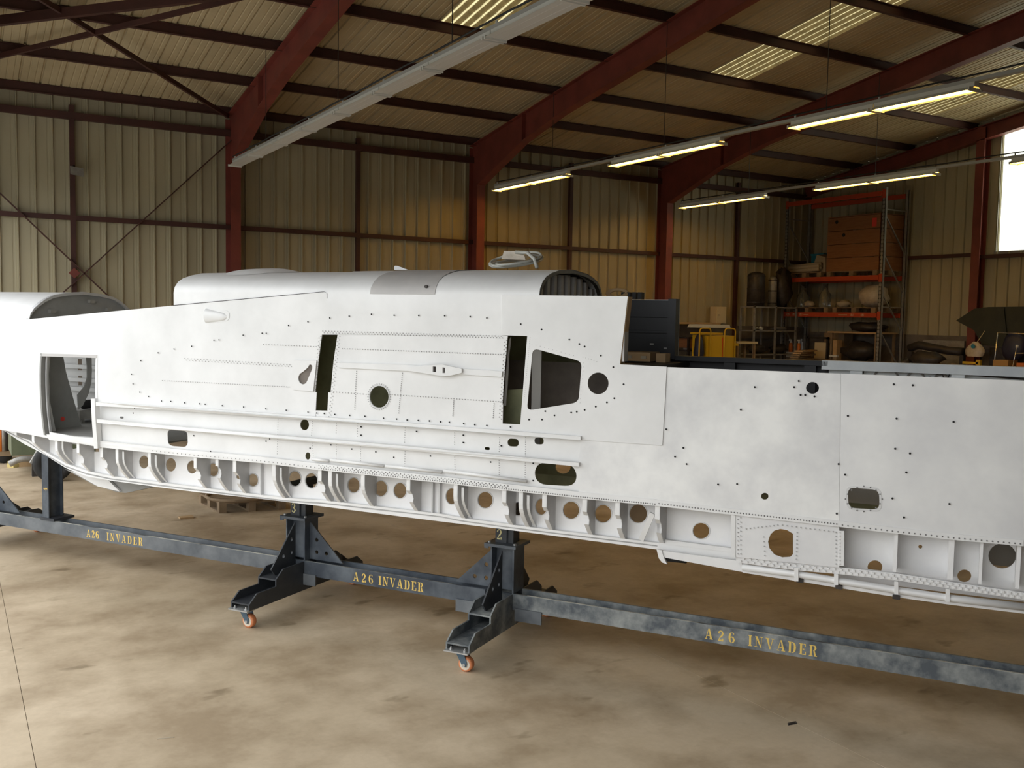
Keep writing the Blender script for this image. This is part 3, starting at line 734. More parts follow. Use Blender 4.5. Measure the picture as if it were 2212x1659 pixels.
r3 = [(1604,1228), (1720,1246), (1812,1261), (1937,1281), (2050,1297), (2216,1317)]
fp('lower_rail', 'skin2', rail(r3, 9, D0+.06, .04))
for px, y0, y1 in ((1720,1226,1256), (1806,1240,1264), (1936,1256,1284), (2047,1272,1300)):
    p = Q([(px-4.5, y0), (px+4.5, y0+1), (px+4.5, y1), (px-4.5, y1)], D0+.02)
    fp('rail_clip', 'skin', lambda b: b.plate(p, [], D0+.02, .03))
for px, py in ((1728,1254), (1812,1268), (1936,1290)):
    p = on_d(px, py, D0+.05)
    fp('drain_lug', 'dark', lambda b: b.fbox((p[0]-.02, D0+.045, p[1]-.012), (p[0]+.02, D0+.07, p[1]+.012)))
hook = Q([(1418,1186), (1429,1189), (1434,1205), (1441,1219), (1430,1215), (1423,1206)], D0+.08)
fp('tail_hook', 'skin', lambda b: b.plate(hook, [], D0+.08, .02))
tc = on_d(1441, 1211, D0+.11)
fp('drain_tube', 'black', lambda b: b.tube([F(tc[0]-.03, D0+.14, tc[1]+.015), F(tc[0]+.12, D0+.14, tc[1]+.02)], .03, 12), True)
fp('fairing_plate', 'skin2', lambda b: b.plate(Q([(1431,1190), (1592,1211), (1602,1214), (1606,1236), (1433,1204)], D0+.09), [], D0+.09, .02))
# turtledeck
def deck(h, off=0., n=12):
    P = [(D0-off, 2.50), (D0-off, 2.645), (D0+.012-off, 2.69), (D0+.05-off, 2.735), (D0+.11, 2.772+off), (D0+.2, 2.80+off), (D0+.33, 2.825+off), (DC, 2.842+off)]
    P = P+[(2*DC-d, z) for d, z in reversed(P[:-1])]
    return [(d, z if z <= 2.5 else 2.5+(z-2.5)*h) for d, z in P]
st = [(-5.955,1), (-5.9,1), (-5.0,1)]
uA = on_d(707, 640, D0)[0]
fp('turtledeck', 'skin', lambda b: b.grid([[F(u, d, z) for d, z in deck(h, -.006)] for u, h in st+[(uA-.003,1)]]), True, 'smooth rounded deck fairing ahead of the grey patch')
uB = -2.653
fp('seam_shadow_strip', 'dark', lambda b: b.plate(Q([(374,659.2), (700,629.6), (700,630.8), (374,660.6)], D0), [], D0-.001, .006))  # dark strip painting the shadow line where deck meets skin
fp('deck_front_wall', 'skin', lambda b: b.prism([F(-5.95, d, z) for d, z in deck(1, -.012)], F(.006,0,0)))
fp('turtledeck', 'skin', lambda b: b.grid([[F(u, d, z) for d, z in deck(1, .002)] for u in (uA+.003, uB)]), True, 'deck fairing with an open ribbed end')
ua, ub = on_d(800, 632, D0)[0], on_d(940, 632, D0)[0]
prof_ = [p for p in deck(1, .006) if p[1] > 2.64][0:9]
fp('deck_patch', 'matte', lambda b: b.grid([[F(u, d, z) for d, z in prof_] for u in (ua, ub)]), True, 'matte grey patch on the deck')
dt = on_d(920, 614, D0); 
fp('patch_stud', 'dark', lambda b: b.lathe([(.012,0), (.012,.012)], F(dt[0], D0+.01, 2.70), -DA, 8))
uh = .5*(on_d(520, 583, DC)[0]+on_d(645, 583, DC)[0]); ru_ = .5*(on_d(645, 583, DC)[0]-on_d(520, 583, DC)[0])
dkp = deck(1)
def hatch(b):
    rows = []
    for k in range(7):
        r_ = k/6; row_ = []
        for j in range(25):
            t = 2*PI*j/24; d_ = DC+.40*r_*math.sin(t)
            row_.append(F(uh+ru_*r_*math.cos(t), d_, np.interp(d_, [p[0] for p in dkp[1:-1]], [p[1] for p in dkp[1:-1]])-.004+.032*(1-r_**3)))
        rows.append(row_)
    b.grid(rows)
fp('deck_hatch', 'skin', hatch, True, 'low domed hatch on the deck')
bl = Q([(851,578), (853,574), (859,574.5), (881,583), (852,583)], DC)
fp('antenna_blade', 'blade', lambda b: b.plate(bl, [], DC, .025))
dk = [(d, z) for d, z in deck(1) if z > 2.51]
def endframe(b): b.prism([F(uB-.10, d, z) for d, z in [(D0+.01, 2.52)]+dk+[(DF-.01, 2.52)]], F(.008,0,0))
fp('deck_end_frame', 'dark', endframe)
def rim(b):
    for (d0, z0), (d1, z1) in zip(dk, dk[1:]):
        i0, i1 = (DC+(d0-DC)*.955, 2.5+(z0-2.5)*.93), (DC+(d1-DC)*.955, 2.5+(z1-2.5)*.93)
        b.hexa([F(uB-.03, d0, z0), F(uB, d0, z0), F(uB, d1, z1), F(uB-.03, d1, z1), F(uB-.03, *i0), F(uB, *i0), F(uB, *i1), F(uB-.03, *i1)])
fp('deck_end_rim', 'dark', rim)
for k in range(9):
    dd = D0+.14+k*.122
    zt_ = np.interp(dd, [d for d, z in dk], [z for d, z in dk])-.035
    fp('corrugation', 'matte', lambda b: b.fbox((uB-.085, dd-.028, 2.52), (uB-.05, dd+.028, zt_)).fbox((uB-.05, dd-.028, 2.52), (uB-.045, dd-.006, zt_-.01)))
# far side of the fuselage
FARZ = 2.222
far = [(UL,2.40), (-7.72,2.40), (-5.95,2.54), (-4.6,2.645), (-2.03,2.645), (-2.03,FARZ), (UR,FARZ), (UR,1.12), (-1.5,1.14), (-6.2,1.14), (-7.6,1.25), (UL,1.36)]
fh = [[on_d(1217+17*math.cos(t), 1008+15*math.sin(t), DF) for t in np.linspace(0, 2*PI, 16, False)]]
for u in (-8.53,): fh.append([(u, 1.85), (u+.06, 1.85), (u+.06, 1.97), (u, 1.97)]); fh.append([(u, 1.69), (u+.06, 1.69), (u+.06, 1.79), (u, 1.79)])
fp('far_skin', 'skin', lambda b: b.plate(far, fh, DF, .006), False, 'far side skin of the fuselage')
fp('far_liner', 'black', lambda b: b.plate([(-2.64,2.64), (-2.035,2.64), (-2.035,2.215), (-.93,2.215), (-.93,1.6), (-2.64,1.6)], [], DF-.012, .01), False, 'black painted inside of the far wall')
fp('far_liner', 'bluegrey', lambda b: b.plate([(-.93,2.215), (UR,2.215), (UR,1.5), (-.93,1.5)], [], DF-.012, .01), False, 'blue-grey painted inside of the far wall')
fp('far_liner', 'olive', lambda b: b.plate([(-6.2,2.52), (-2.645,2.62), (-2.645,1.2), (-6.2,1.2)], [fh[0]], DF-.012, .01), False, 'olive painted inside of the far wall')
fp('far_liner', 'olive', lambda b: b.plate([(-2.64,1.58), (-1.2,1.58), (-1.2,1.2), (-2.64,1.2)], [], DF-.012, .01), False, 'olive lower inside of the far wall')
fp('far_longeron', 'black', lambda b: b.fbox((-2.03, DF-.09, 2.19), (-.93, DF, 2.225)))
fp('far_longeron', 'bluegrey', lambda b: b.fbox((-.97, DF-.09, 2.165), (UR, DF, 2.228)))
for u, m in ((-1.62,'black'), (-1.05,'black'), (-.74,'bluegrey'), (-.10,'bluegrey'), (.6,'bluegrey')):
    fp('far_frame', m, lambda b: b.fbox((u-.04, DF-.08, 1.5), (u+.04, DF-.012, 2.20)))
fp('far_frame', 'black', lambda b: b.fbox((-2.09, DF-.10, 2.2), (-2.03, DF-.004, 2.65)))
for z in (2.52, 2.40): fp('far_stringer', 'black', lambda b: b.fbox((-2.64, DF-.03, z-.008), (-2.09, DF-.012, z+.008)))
for u, z in ((-2.25,2.30), (-2.14,2.27)): fp('placard', 'galv', lambda b: b.fbox((u, DF-.018, z), (u+.03, DF-.012, z+.012)))
for x0, y0, x1, y1 in ((1788,794,1846,798), (1868,797,2036,808), (2052,806,2212,819)):
    p, q_ = on_d(x0, y0, DF-.03), on_d(x1, y1, DF-.03)
    fp('pocket_edge', 'dark', lambda b: b.tube([F(p[0]-.02, DF-.025, p[1]-.06), F(p[0], DF-.025, p[1]), F(q_[0], DF-.025, q_[1]), F(q_[0]+.015, DF-.025, q_[1]-.06)], .006, 5))
for u, r in ((-.55,.08), (-.36,.06), (-.27,.025), (-.2,.05), (-.17,.025)):
    fp('stamped_ring', 'grey', lambda b: b.tube([F(u+r*math.cos(t), DF-.02, 2.11+r*math.sin(t)) for t in np.linspace(0, 2*PI, 17)], .008, 6))
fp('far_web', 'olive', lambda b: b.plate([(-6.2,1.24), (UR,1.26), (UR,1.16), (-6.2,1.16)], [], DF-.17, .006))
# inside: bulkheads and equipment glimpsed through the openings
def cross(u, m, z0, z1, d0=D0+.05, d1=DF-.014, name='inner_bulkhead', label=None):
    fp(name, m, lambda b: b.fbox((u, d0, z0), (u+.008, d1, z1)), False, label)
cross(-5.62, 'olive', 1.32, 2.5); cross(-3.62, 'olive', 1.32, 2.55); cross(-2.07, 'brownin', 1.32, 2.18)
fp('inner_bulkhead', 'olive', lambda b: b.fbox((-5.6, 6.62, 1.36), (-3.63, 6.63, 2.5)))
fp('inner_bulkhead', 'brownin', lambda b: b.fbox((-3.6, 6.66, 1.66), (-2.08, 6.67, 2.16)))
fp('inner_post', 'grey', lambda b: b.fbox((-2.78, 6.05, 1.5), (-2.71, 6.06, 2.5)).fbox((-2.76, 6.06, 1.5), (-2.75, 6.14, 2.5)))
for u in (-2.62, -2.38): fp('valve', 'dark', lambda b: b.lathe([(.04,0), (.05,.02), (.05,.09), (.035,.1)], F(u, 6.5, 1.56), UA, 12), True)
fp('slot_liner', 'olive', lambda b: b.plate(Q([(1084,843), (1134,840), (1130,922), (1082,922)], 6.1), [], 6.1, .006))
fp('slot_strip', 'web', lambda b: b.plate(Q([(1099,735), (1103,728), (1102,745), (1099,765), (1098,790), (1095,840), (1092,876), (1088,876), (1093,800), (1096,770)], 5.97), [], 5.97, .01))
fp('conduit', 'olive', lambda b: b.tube([F(-3.47, 6.0, 2.5), F(-3.52, 6.02, 2.2), F(-3.5, 6.02, 1.8), F(-3.55, 6.02, 1.5)], .014, 8), True)
for z in (1.85, 2.3): fp('hinge_boss', 'dark', lambda b: b.lathe([(.05,0), (.05,.03), (.03,.05)], F(-5.35, 6.61, z), -DA, 12))
fp('edge_frame', 'palewood', lambda b: b.plate(Q([(1357,641), (1358,641), (1341,786), (1340,786)], D0), [], D0, .075), False, 'grey edge frame at the step')
bs = Q([(1349,642), (1358,642), (1342,785), (1335,785)], D0)
fp('edge_frame', 'matte', lambda b: b.fbox((-2.06, D0+.002, 2.22), (-2.045, D0+.08, 2.63)))
# small fittings on the near side
def scoop(b):
    x0, x1 = 446, 494; rows = []
    a = on_d(446, 682, D0); e = on_d(492, 685, D0)
    for k in range(9):
        s = k/8; r = .058*(1-s*.55)*(math.sqrt(max(0, 1-max(0, (s-.75)/.25)**2)) if s > .75 else 1); uu = a[0]+(e[0]-a[0])*s; zz = a[1]+(e[1]-a[1])*s-.0
        rows.append([FB(uu, D0-.035*(1-s*.4)*math.sin(PI*j/8)*(r/.058)**.6, zz+r*math.cos(PI*j/8)) for j in range(9)])
    b.grid(rows); b.face(rows[0])
fp('air_scoop', 'skin', scoop, True, 'small flared scoop high on the forward skin')
fp('scoop_base', 'skin', lambda b: b.plate(rrect([(443,667), (496,671), (496,693), (447,698)], 10, D0), [], D0-.003, .004, FB))
tear = []
for k in range(13):
    t = math.radians(25+k*235/12); tear.append((657.0+10*math.cos(t), 817+13*math.sin(t)))
tear += [(668,793), (670,788), (673.5,787.3), (677,790), (677,796)]
fp('doubler_plate', 'skin', lambda b: b.plate(Q([(636,778), (686,779), (679,845), (635,842), (629,834)], D0), [Q(tear, D0)], D0-.014, .010), False, 'square doubler with a teardrop hole')
fp('doubler_hole', 'brownin', lambda b: b.plate(Q([(x+(657-x)*.02, y) for x, y in tear], D0), [], D0-.003, .002))
fp('bay_stringer', 'skin', lambda b: b.plate(Q([(733,783), (880,788), (1088,802), (1086,814), (880,801), (733,794)], D0), [], D0-.02, .02))
ft = Q([(883,794), (925,789), (962,787), (978,791), (1003,796), (1003,805), (978,811), (962,812), (925,806), (884,800)], D0)
fp('spar_fitting', 'skin', lambda b: b.plate(ft, [Q([(941,791), (948,791.5), (948,803.5), (941,803)], D0), Q([(962,793), (967,794), (967,805), (962,805)], D0)], D0-.04, .02), False, 'machined fitting on the bay stringer')
fp('fitting_back', 'dark', lambda b: b.plate(Q([(936,790), (970,792), (970,806), (936,804)], D0), [], D0-.0215, .001))
for cx, cy, rx, ry in ((820,857,20.5,23.5),):
    fp('hole_rim', 'edge', lambda b: b.plate(ell(cx, cy, rx+2.2, ry+2.2, 28), [ell(cx, cy, rx, ry, 28)], D0-.006, .004))
fp('hole_rim', 'edge', lambda b: b.plate(rrect([(1826,1049), (1904,1054), (1905,1106), (1828,1101)], 18, D0, 5), [ACC], D0-.002, .002))
# rivets and fastener holes, too many and too small to pick apart
def dots(name, m, pts, r, h, d, kind='stuff', lab=None, n=6):
    b = MB()
    for x, y in pts:
        u, z = on_d(x, y, D0); i = len(b.v)
        for q in range(n): b.v.append(FB(u+r*math.cos(2*PI*q/n), d, z+r*math.sin(2*PI*q/n)))
        b.v.append(FB(u, d-h, z))
        for q in range(n): b.f.append((i+q, i+(q+1) % n, i+n))
    return b.build(name, m, fus, False, lab, kind)
def row(x0, y0, x1, y1, step, zig=0.):
    L_ = math.hypot(x1-x0, y1-y0); n = max(1, int(L_/step)); nx, ny = -(y1-y0)/L_, (x1-x0)/L_
    return [(x0+(x1-x0)*k/n+nx*zig*(1 if k % 2 else -1), y0+(y1-y0)*k/n+ny*zig*(1 if k % 2 else -1)) for k in range(n+1)]
RV = []
RV += row(698,717,1086,728,3.2,1.8)+row(400,776,634,790,3.4,1.8)+row(740,753,1088,766,5.5)+row(570,744,690,749,6)+row(352,822,630,836,5)
RV += row(692,726,680,845,4,1.6)+row(733,726,713,900,4,1.8)+row(1093,735,1081,905,4,2.2)+row(1146,729,1133,868,4)
RV += row(735,788,924,794,6)+row(735,791.5,924,799,6)+row(985,797,1086,805,6)+row(985,803,1086,810.5,6)
RV += row(715,846,798,852,6)+row(842,852,1084,868,6)+row(771,802,767,884,4.5)+row(870,806,862,892,4.5)+row(981,866,979,898,4)+row(1068,872,1066,902,4)
RV += row(1150,743,1240,768,9)+row(1260,771,1290,781,6)+row(1262,784,1254,870,8)
RV += [(820+24.5*math.cos(t), 857+27.8*math.sin(t)) for t in np.linspace(0, 2*PI, 32, False)]
RV += row(640,783,680,784,5)+row(637,790,633,830,5)+row(638,838,676,841,5)+row(684,786,678,836,5)
for x0, y0, x1, y1 in ((602,896,600,980), (728,914,727,935), (728,955,727,995), (676,910,674,940), (676,952,678,990), (774,915,773,942), (876,924,875,955), (876,970,875,1012), (983,935,983,960), (983,982,984,1024), (1080,945,1079,975), (1079,990,1079,1030), (1136,945,1135,1035), (780,960,780,1000)): RV += row(x0,y0,x1,y1,5)
fp_r = dots('rivets', 'rivet', RV, .0044, .0035, D0-.0065, 'stuff', 'rows of small grey rivets')
SV = []
SV += [(x, line(SILL, x)-4) for x in np.arange(690, 1419, 5)]+[(x, line(SILL, x)-9+(1.5 if k % 2 else -1.5)) for k, x in enumerate(np.arange(690, 1100, 4))]
SV += [(x, line(SILL, x)-6) for x in np.arange(1424, 1812, 6.5)]+[(x, line(SILL, x)-5) for x in np.arange(1820, 2212, 12)]
SV += [(x, line(SILL, x)-5) for x in np.arange(330, 690, 9)]
for cx, cy in ((1866,1077.5),):
    SV += [(1866+39.5*math.cos(t)*(1-.06*abs(math.sin(2*t))), 1077.5+27*math.sin(t)*(1-.0*abs(math.sin(2*t)))) for t in np.linspace(0, 2*PI, 16, False)]
dots('rivets', 'rivethole', SV, .0050, .002, D0-.0055, 'stuff', 'dark rivet holes along the sill')
PV = row(1594,1122,1594,1196,9)+row(1600,1118,1600,1196,9)+row(1612,1142,1680,1134,8)+row(1690,1134,1800,1148,10)+row(1722,1150,1720,1208,8)+row(1806,1150,1806,1218,8)+row(1815,1150,1815,1218,7)+row(1650,1160,1652,1200,9)
b = MB()
for x, y in PV:
    u, z = on_d(x, y, DP); b.fbox((u-.0032, DP-.008, z-.0032), (u+.0032, DP-.003, z+.0032))
b.build('rivets', 'rivet', fus, False, 'rivets of the lower access panel', 'stuff')
b = MB()
for k, x in enumerate(np.arange(1600, 2210, 7)):
    u, z = on_d(x, line(r1, x)+(4.5 if k % 2 else 10.5), D0+.03); b.fbox((u-.006, D0+.022, z-.006), (u+.006, D0+.031, z+.006))
b.build('rivets', 'skin', fus, False, 'pale rivets of the aft rail', 'stuff')
FH = [(292,829), (289,808), (306,847), (324,856), (308,779), (344,762), (378,754), (416,748), (464,735), (475,734), (527,724), (568,720), (577,720), (625,703), (667,695), (351,866), (371,867), (401,870), (433,872), (445,873), (482,876), (528,879), (576,883), (620,886), (667,890), (295,882), (292,892),
 (714,687), (756,683), (804,679), (853,681), (906,681.5), (962,682), (1017,684), (1053,687), (686,892), (702,893), (725,895), (757,897), (790,899), (830,903), (858,905), (881,907), (905,908), (929,909), (953,911), (972,912), (1003,915), (1027,917), (1053,919), (1104,922),
 (1126,700), (1171,712), (1231,733.5), (1252.5,743), (1264,748.5), (1299,768), (1326,793), (1348,830), (1328,860), (1312,869), (1288,878), (1264,885), (1247,889), (1235,891), (1179,888), (1199,897), (1172,906), (1144,906),
 (1440,927), (1601,884.5), (1477,967), (1459,986), (1484,1002), (1593,1045), (1552,1046), (1631,836), (1726,823), (1716,836), (1730,853), (1760,856), (1832,898), (1937,904), (1934,969), (1966,979), (1812,1002), (1826,1025), (1958,1020), (1808,1109), (1928,1076), (2051,1088), (2060,911), (1953,1117), (1931,830), (1972,832), (1740,853)]
dots('fastener_holes', 'hole', FH, .0065, .002, D0-.0105, 'stuff', 'scattered dark fastener holes', 8)
BH = [(400,937), (419,941), (583,948), (575,953), (670,968), (715,961), (760,970), (812,976), (851,988), (1083,963), (1060,998), (1152,1001), (1152,1038), (780,922), (780,940), (900,932), (1001,940), (1001,956), (455,975), (480,930), (930,985)]
b = MB()
for x, y in BH:
    u, z = on_d(x, y, D0+.02); b.fbox((u-.005, D0+.016, z-.005), (u+.005, D0+.021, z+.005))
b.build('fastener_holes', 'hole', fus, False, 'fastener holes of the belts', 'stuff')

# =================================================================== the assembly jig
jig = thing('assembly_jig', 'long slate blue steel assembly jig on casters carrying the fuselage', 'jig', F(-4, 6.49, 0))
def jp(name, m, build, parent=None, smooth_=False, label=None):
    mb = MB(); build(mb); return mb.build(name, m, parent or jig, smooth_, label)
ZR0, ZR1 = .283, .405
def hbeam_u(b, u0, u1, d0=6.40, d1=6.58, z0=ZR0, z1=ZR1, tf=.020):
    b.fbox((u0, d0, z0), (u1, d0+tf, z1)); b.fbox((u0, d1-tf, z0), (u1, d1, z1)); b.fbox((u0, d0+tf, (z0+z1)/2-.006), (u1, d1-tf, (z0+z1)/2+.006))
rails = []
for u0, u1, m in ((-9.9, -5.24, 'jiglight'), (-5.23, -3.30, 'jig'), (-3.29, .9, 'jigdust')):
    rails.append(jp('rail', m, lambda b: hbeam_u(b, u0, u1)))
for k, (u0, u1) in enumerate(((-9.2,-5.3), (-5.1,-3.6), (-2.95,.85))):
    jp('dusty_edge', 'dust' if k != 1 else 'jigdust', lambda b: b.fbox((u0, 6.4005, ZR1), (u1, 6.4195, ZR1+.0015)), rails[k])
for u0, u1 in ((-5.3,-4.9), (-3.55,-3.28), (-3.04,-2.82)):
    jp('splice_plate', 'jiglight', lambda b: b.fbox((u0, 6.385, .205), (u1, 6.397, .30)))
def leg(uc, sgn, m, m2):
    """one outrigger: a short upper and a long lower channel, flanges upright, ends chamfered"""
    w = .095; e = 6.49+sgn*.77; s = 6.49-sgn*.02; mid = 6.49+sgn*.45
    def chan(b, dend, z0, z1, tz, ch):
        for a in (uc-w, uc+w-.012):
            zc = z0+(z1-z0)*.45
            b.prism([F(a, s, z0), F(a, dend, z0), F(a, dend, zc), F(a, dend-sgn*ch, z1), F(a, s, z1)], F(.012,0,0))
        b.fbox((uc-w+.012, s, tz-.006), (uc+w-.012, dend, tz+.006))
    root = jp('outrigger', m, lambda b: (chan(b, e, .155, .275, .205, .09), chan(b, mid, .275, .40, .325, .09)))
    jp('end_plate', m2, lambda b: b.fbox((uc-w, e+sgn*.03, .152), (uc+w, e-sgn*.09, .162)), root)
    for a in (-.055, .055):
        jp('bolt', 'zinc', lambda b: b.lathe([(.011,0), (.011,.01), (.006,.012), (.006,.022)], F(uc+a, e-sgn*.005, .162), (0,0,1), 6), root)
    return root
def caster(uc, dc):                     # swivelled so that it rolls along the rail
    o = uc+.035
    t = jp('caster', 'forkblue', lambda b: (b.fbox((uc-.05, dc-.052, .14), (uc+.05, dc+.052, .152)),
        b.lathe([(.035,.125), (.035,.14)], F(uc, dc, 0), (0,0,1), 12),
        *[b.prism([F(uc-.03, dc+a, .128), F(uc+.035, dc+a, .128), F(o+.022, dc+a, .065), F(o+.015, dc+a, .038), F(o-.012, dc+a, .042)], F(0,.004,0)) for a in (-.036, .032)]))
    c = F(o, dc, .055)
    jp('wheel', 'polywheel', lambda b: b.lathe([(.043,-.026), (.052,-.022), (.055,-.012), (.055,.012), (.052,.022), (.043,.026)], c, DA, 22), t, True)
    jp('wheel_hub', 'hub', lambda b: b.lathe([(.040,-.0275), (.040,.0275)], c, DA, 18), t)
    jp('axle_nut', 'zinc', lambda b: b.lathe([(.012,-.043), (.012,.043)], c, DA, 6), t)
UST = [-9.4, -5.12, -3.16]
for si, uc in enumerate(UST):
    for sgn in (-1, 1):
        leg(uc, sgn, 'jigdust' if (si == 2 and sgn < 0) else 'jigdark', 'zinc'); caster(uc+.0, 6.49+sgn*.70)
    z0, z1 = ZR1, .755
    def post(b):
        b.fbox((uc-.09, 6.40, z0), (uc+.09, 6.412, z1)); b.fbox((uc-.09, 6.568, z0), (uc+.09, 6.58, z1)); b.fbox((uc-.006, 6.412, z0), (uc+.006, 6.568, z1))
        b.fbox((uc-.09, 6.412, z0), (uc-.08, 6.568, z0+.01))
    def post2(b):   # flanges face along the rail, open web towards the front
        b.fbox((uc-.10, 6.40, z0), (uc-.088, 6.58, z1)); b.fbox((uc+.088, 6.40, z0), (uc+.10, 6.58, z1)); b.fbox((uc-.088, 6.484, z0), (uc+.088, 6.496, z1))
    jp('post', 'jig', post2)
    jp('cap_plate', 'jig', lambda b: b.fbox((uc-.135, 6.36, z1), (uc+.13, 6.62, z1+.022)).fbox((uc-.135, 6.36, z1-.015), (uc-.10, 6.37, z1)))
    up = jp('upper_post', 'jigdark', lambda b: b.fbox((uc-.075, 6.43, z1+.022), (uc+.02, 6.445, 1.03)).fbox((uc-.06, 6.445, z1+.022), (uc+.07, 6.55, 1.03)))
    jp('cradle_bar', 'jigdark', lambda b: b.fbox((uc-.06, DW+.01 if si else 6.4, 1.03), (uc+.06, 6.9 if si else 6.58, 1.07)))
    for a in (-.11, .105):
        jp('bolt', 'zinc', lambda b: b.lathe([(.012,0), (.012,.012)], F(uc+a, 6.40, z1+.022), (0,0,1), 6), up)
    # gussets: one along the front outrigger, one along the rail
    fg = [(6.395, .73), (6.395, .332), (6.135, .332), (6.085, .39)]
    def plate_dz(b, pts, holes, u, t):
        b.plate(pts, holes, u, t, lambda a, u_, z: F(u_, a, z))
    hh = [[(x+.015*math.cos(t), z+.018*math.sin(t)) for t in np.linspace(0, 2*PI, 12, False)] for x, z in ((6.34,.59), (6.34,.48), (6.24,.47))]
    jp('gusset', 'jigdark', lambda b: plate_dz(b, fg, hh, uc-.006, .012))
    jp('gusset', 'jigdark', lambda b: plate_dz(b, [(12.98-d, z) for d, z in fg], [], uc-.006, .012))
    sg = -1 if si == 2 else 1
    g2 = [(uc+sg*.10, .73), (uc+sg*.10, .41), (uc+sg*.44, .41)] if si else [(uc+.10, .90), (uc+.10, .41), (-8.68, .41)]
    h2 = [[(uc+sg*x+.017*math.cos(t), z+.017*math.sin(t)) for t in np.linspace(0, 2*PI, 12, False)] for x, z in (((.17,.58), (.17,.475), (.27,.475)) if si else ((.2,.70), (.2,.5), (.47,.5)))]
    jp('gusset', 'jig', lambda b: b.plate(g2, h2, 6.47, .012))
# the freestanding numbered post near the nose
p4 = jp('numbered_post', 'jig', lambda b: b.fbox((-8.255, 6.40, .43), (-8.165, 6.412, 1.14)).fbox((-8.216, 6.412, .43), (-8.204, 6.56, 1.14)).fbox((-8.255, 6.56, .43), (-8.165, 6.572, 1.14)))
jp('cradle_bar', 'jigdark', lambda b: b.fbox((-8.26, 6.38, 1.14), (-8.16, 6.6, 1.17)), p4)
jp('clamp_plate', 'jigdark', lambda b: b.fbox((-8.28, 6.39, .405), (-8.08, 6.63, .43)), p4)
# ------------------------------------------------ stencil lettering
def stroke(pts, ws):
    P = [np.array(p, float) for p in pts]; L_, R_ = [], []
    for k, p in enumerate(P):
        d = P[min(k+1, len(P)-1)]-P[max(k-1, 0)]; d /= np.linalg.norm(d); n = np.array([-d[1], d[0]])*ws[k]/2
        L_.append(tuple(p+n)); R_.append(tuple(p-n))
    return L_+R_[::-1]
def rc(a, b, c, d): return [(a,b), (c,b), (c,d), (a,d)]
STEM = [rc(.10,.07,.32,.93), rc(0,0,.42,.07), rc(0,.93,.42,1)]
def arc(cx, cy, rx, ry, a0, a1, n=8): return [(cx+rx*math.cos(math.radians(a0+(a1-a0)*k/n)), cy+ry*math.sin(math.radians(a0+(a1-a0)*k/n))) for k in range(n+1)]
GL = {
 'I': (STEM, .42),
 'A': ([[(.11,.07),(.18,.07),(.44,.93),(.38,1)], [(.42,1),(.54,1),(.84,.07),(.60,.07)], rc(.27,.30,.60,.37), rc(0,0,.30,.07), rc(.52,0,.92,.07)], .92),
 'N': ([rc(.14,.07,.20,.88), rc(0,0,.34,.07), [(.04,1),(.30,1),(.78,.0),(.66,0)], rc(.70,.2,.76,.93), rc(.58,.93,.90,1)], .90),
 'V': ([[(.08,.93),(.32,.93),(.54,.0),(.44,0)], [(.50,.12),(.54,.0),(.80,.93),(.73,.93)], rc(0,.93,.40,1), rc(.60,.93,.92,1)], .92),
 'D': ([rc(.10,.07,.32,.93), rc(0,0,.34,.07), rc(0,.93,.34,1), stroke([(.40,.965),(.58,.93),(.70,.78),(.74,.5),(.70,.22),(.58,.07),(.40,.035)], [.07,.10,.20,.24,.20,.10,.07])], .88),
 'E': (STEM+[rc(.46,.93,.70,1), rc(.62,.72,.70,.93), rc(.38,.46,.56,.54), rc(.46,0,.74,.07), rc(.65,.07,.74,.30)], .76),
 'R': (STEM+[stroke([(.44,.965),(.60,.94),(.68,.76),(.60,.58),(.44,.53)], [.07,.12,.22,.12,.07]), [(.46,.49),(.62,.49),(.74,.07),(.56,.07)], rc(.54,0,.86,.07)], .86),
 '2': ([stroke([(.12,.70),(.14,.86),(.30,.96),(.48,.92),(.56,.74),(.48,.54),(.28,.34),(.14,.17)], [.16,.14,.08,.12,.22,.18,.10,.07]), rc(.06,0,.46,.14), rc(.52,0,.64,.26)], .68),
 '6': ([stroke(arc(.34,.5,.24,.46,95,265,10), [.06,.10,.16,.20,.22,.22,.22,.20,.16,.10,.06]), stroke([(.38,.03),(.52,.09),(.60,.28),(.52,.48),(.36,.56),(.22,.48)], [.06,.14,.22,.16,.10,.08]), stroke([(.38,.97),(.50,.93),(.56,.82)], [.06,.1,.14])], .70),
 '3': ([stroke([(.10,.82),(.26,.96),(.46,.90),(.52,.74),(.40,.56),(.26,.52)], [.16,.08,.12,.2,.1,.06]), stroke([(.26,.50),(.46,.46),(.58,.26),(.46,.06),(.26,.03),(.08,.18)], [.06,.12,.22,.12,.08,.16]), rc(.1,.9,.5,1)], .66),
 '4': ([rc(.34,0,.52,.95), [(.30,.95),(.36,.95),(.14,.36),(.06,.36)], rc(.0,.26,.30,.36), rc(.54,.26,.66,.36), rc(.24,0,.62,.06)], .66),
}
def lettering(parent, text, d, u0, u1, z0, z1, m, turn=False):
    n = len(text); ws = [GL[c][1] for c in text]; h = z1-z0; k = .82*h
    tot = sum(ws)*k; gap = (u1-u0-tot)/max(1, n-1); u = u0; b = MB()
    for c, w in zip(text, ws):
        for poly in GL[c][0]:
            if turn: pts = [(u0+(1-y)*(u1-u0), z0+x*h) for x, y in poly]
            else: pts = [(u+x*k, z0+y*h) for x, y in poly]
            b.plate(pts, [], d-.0012, .0010)
        u += w*k+gap
    return b.build('stencil_lettering', m, parent, False, 'yellow stencil lettering' if n > 1 else 'stencilled number', None)
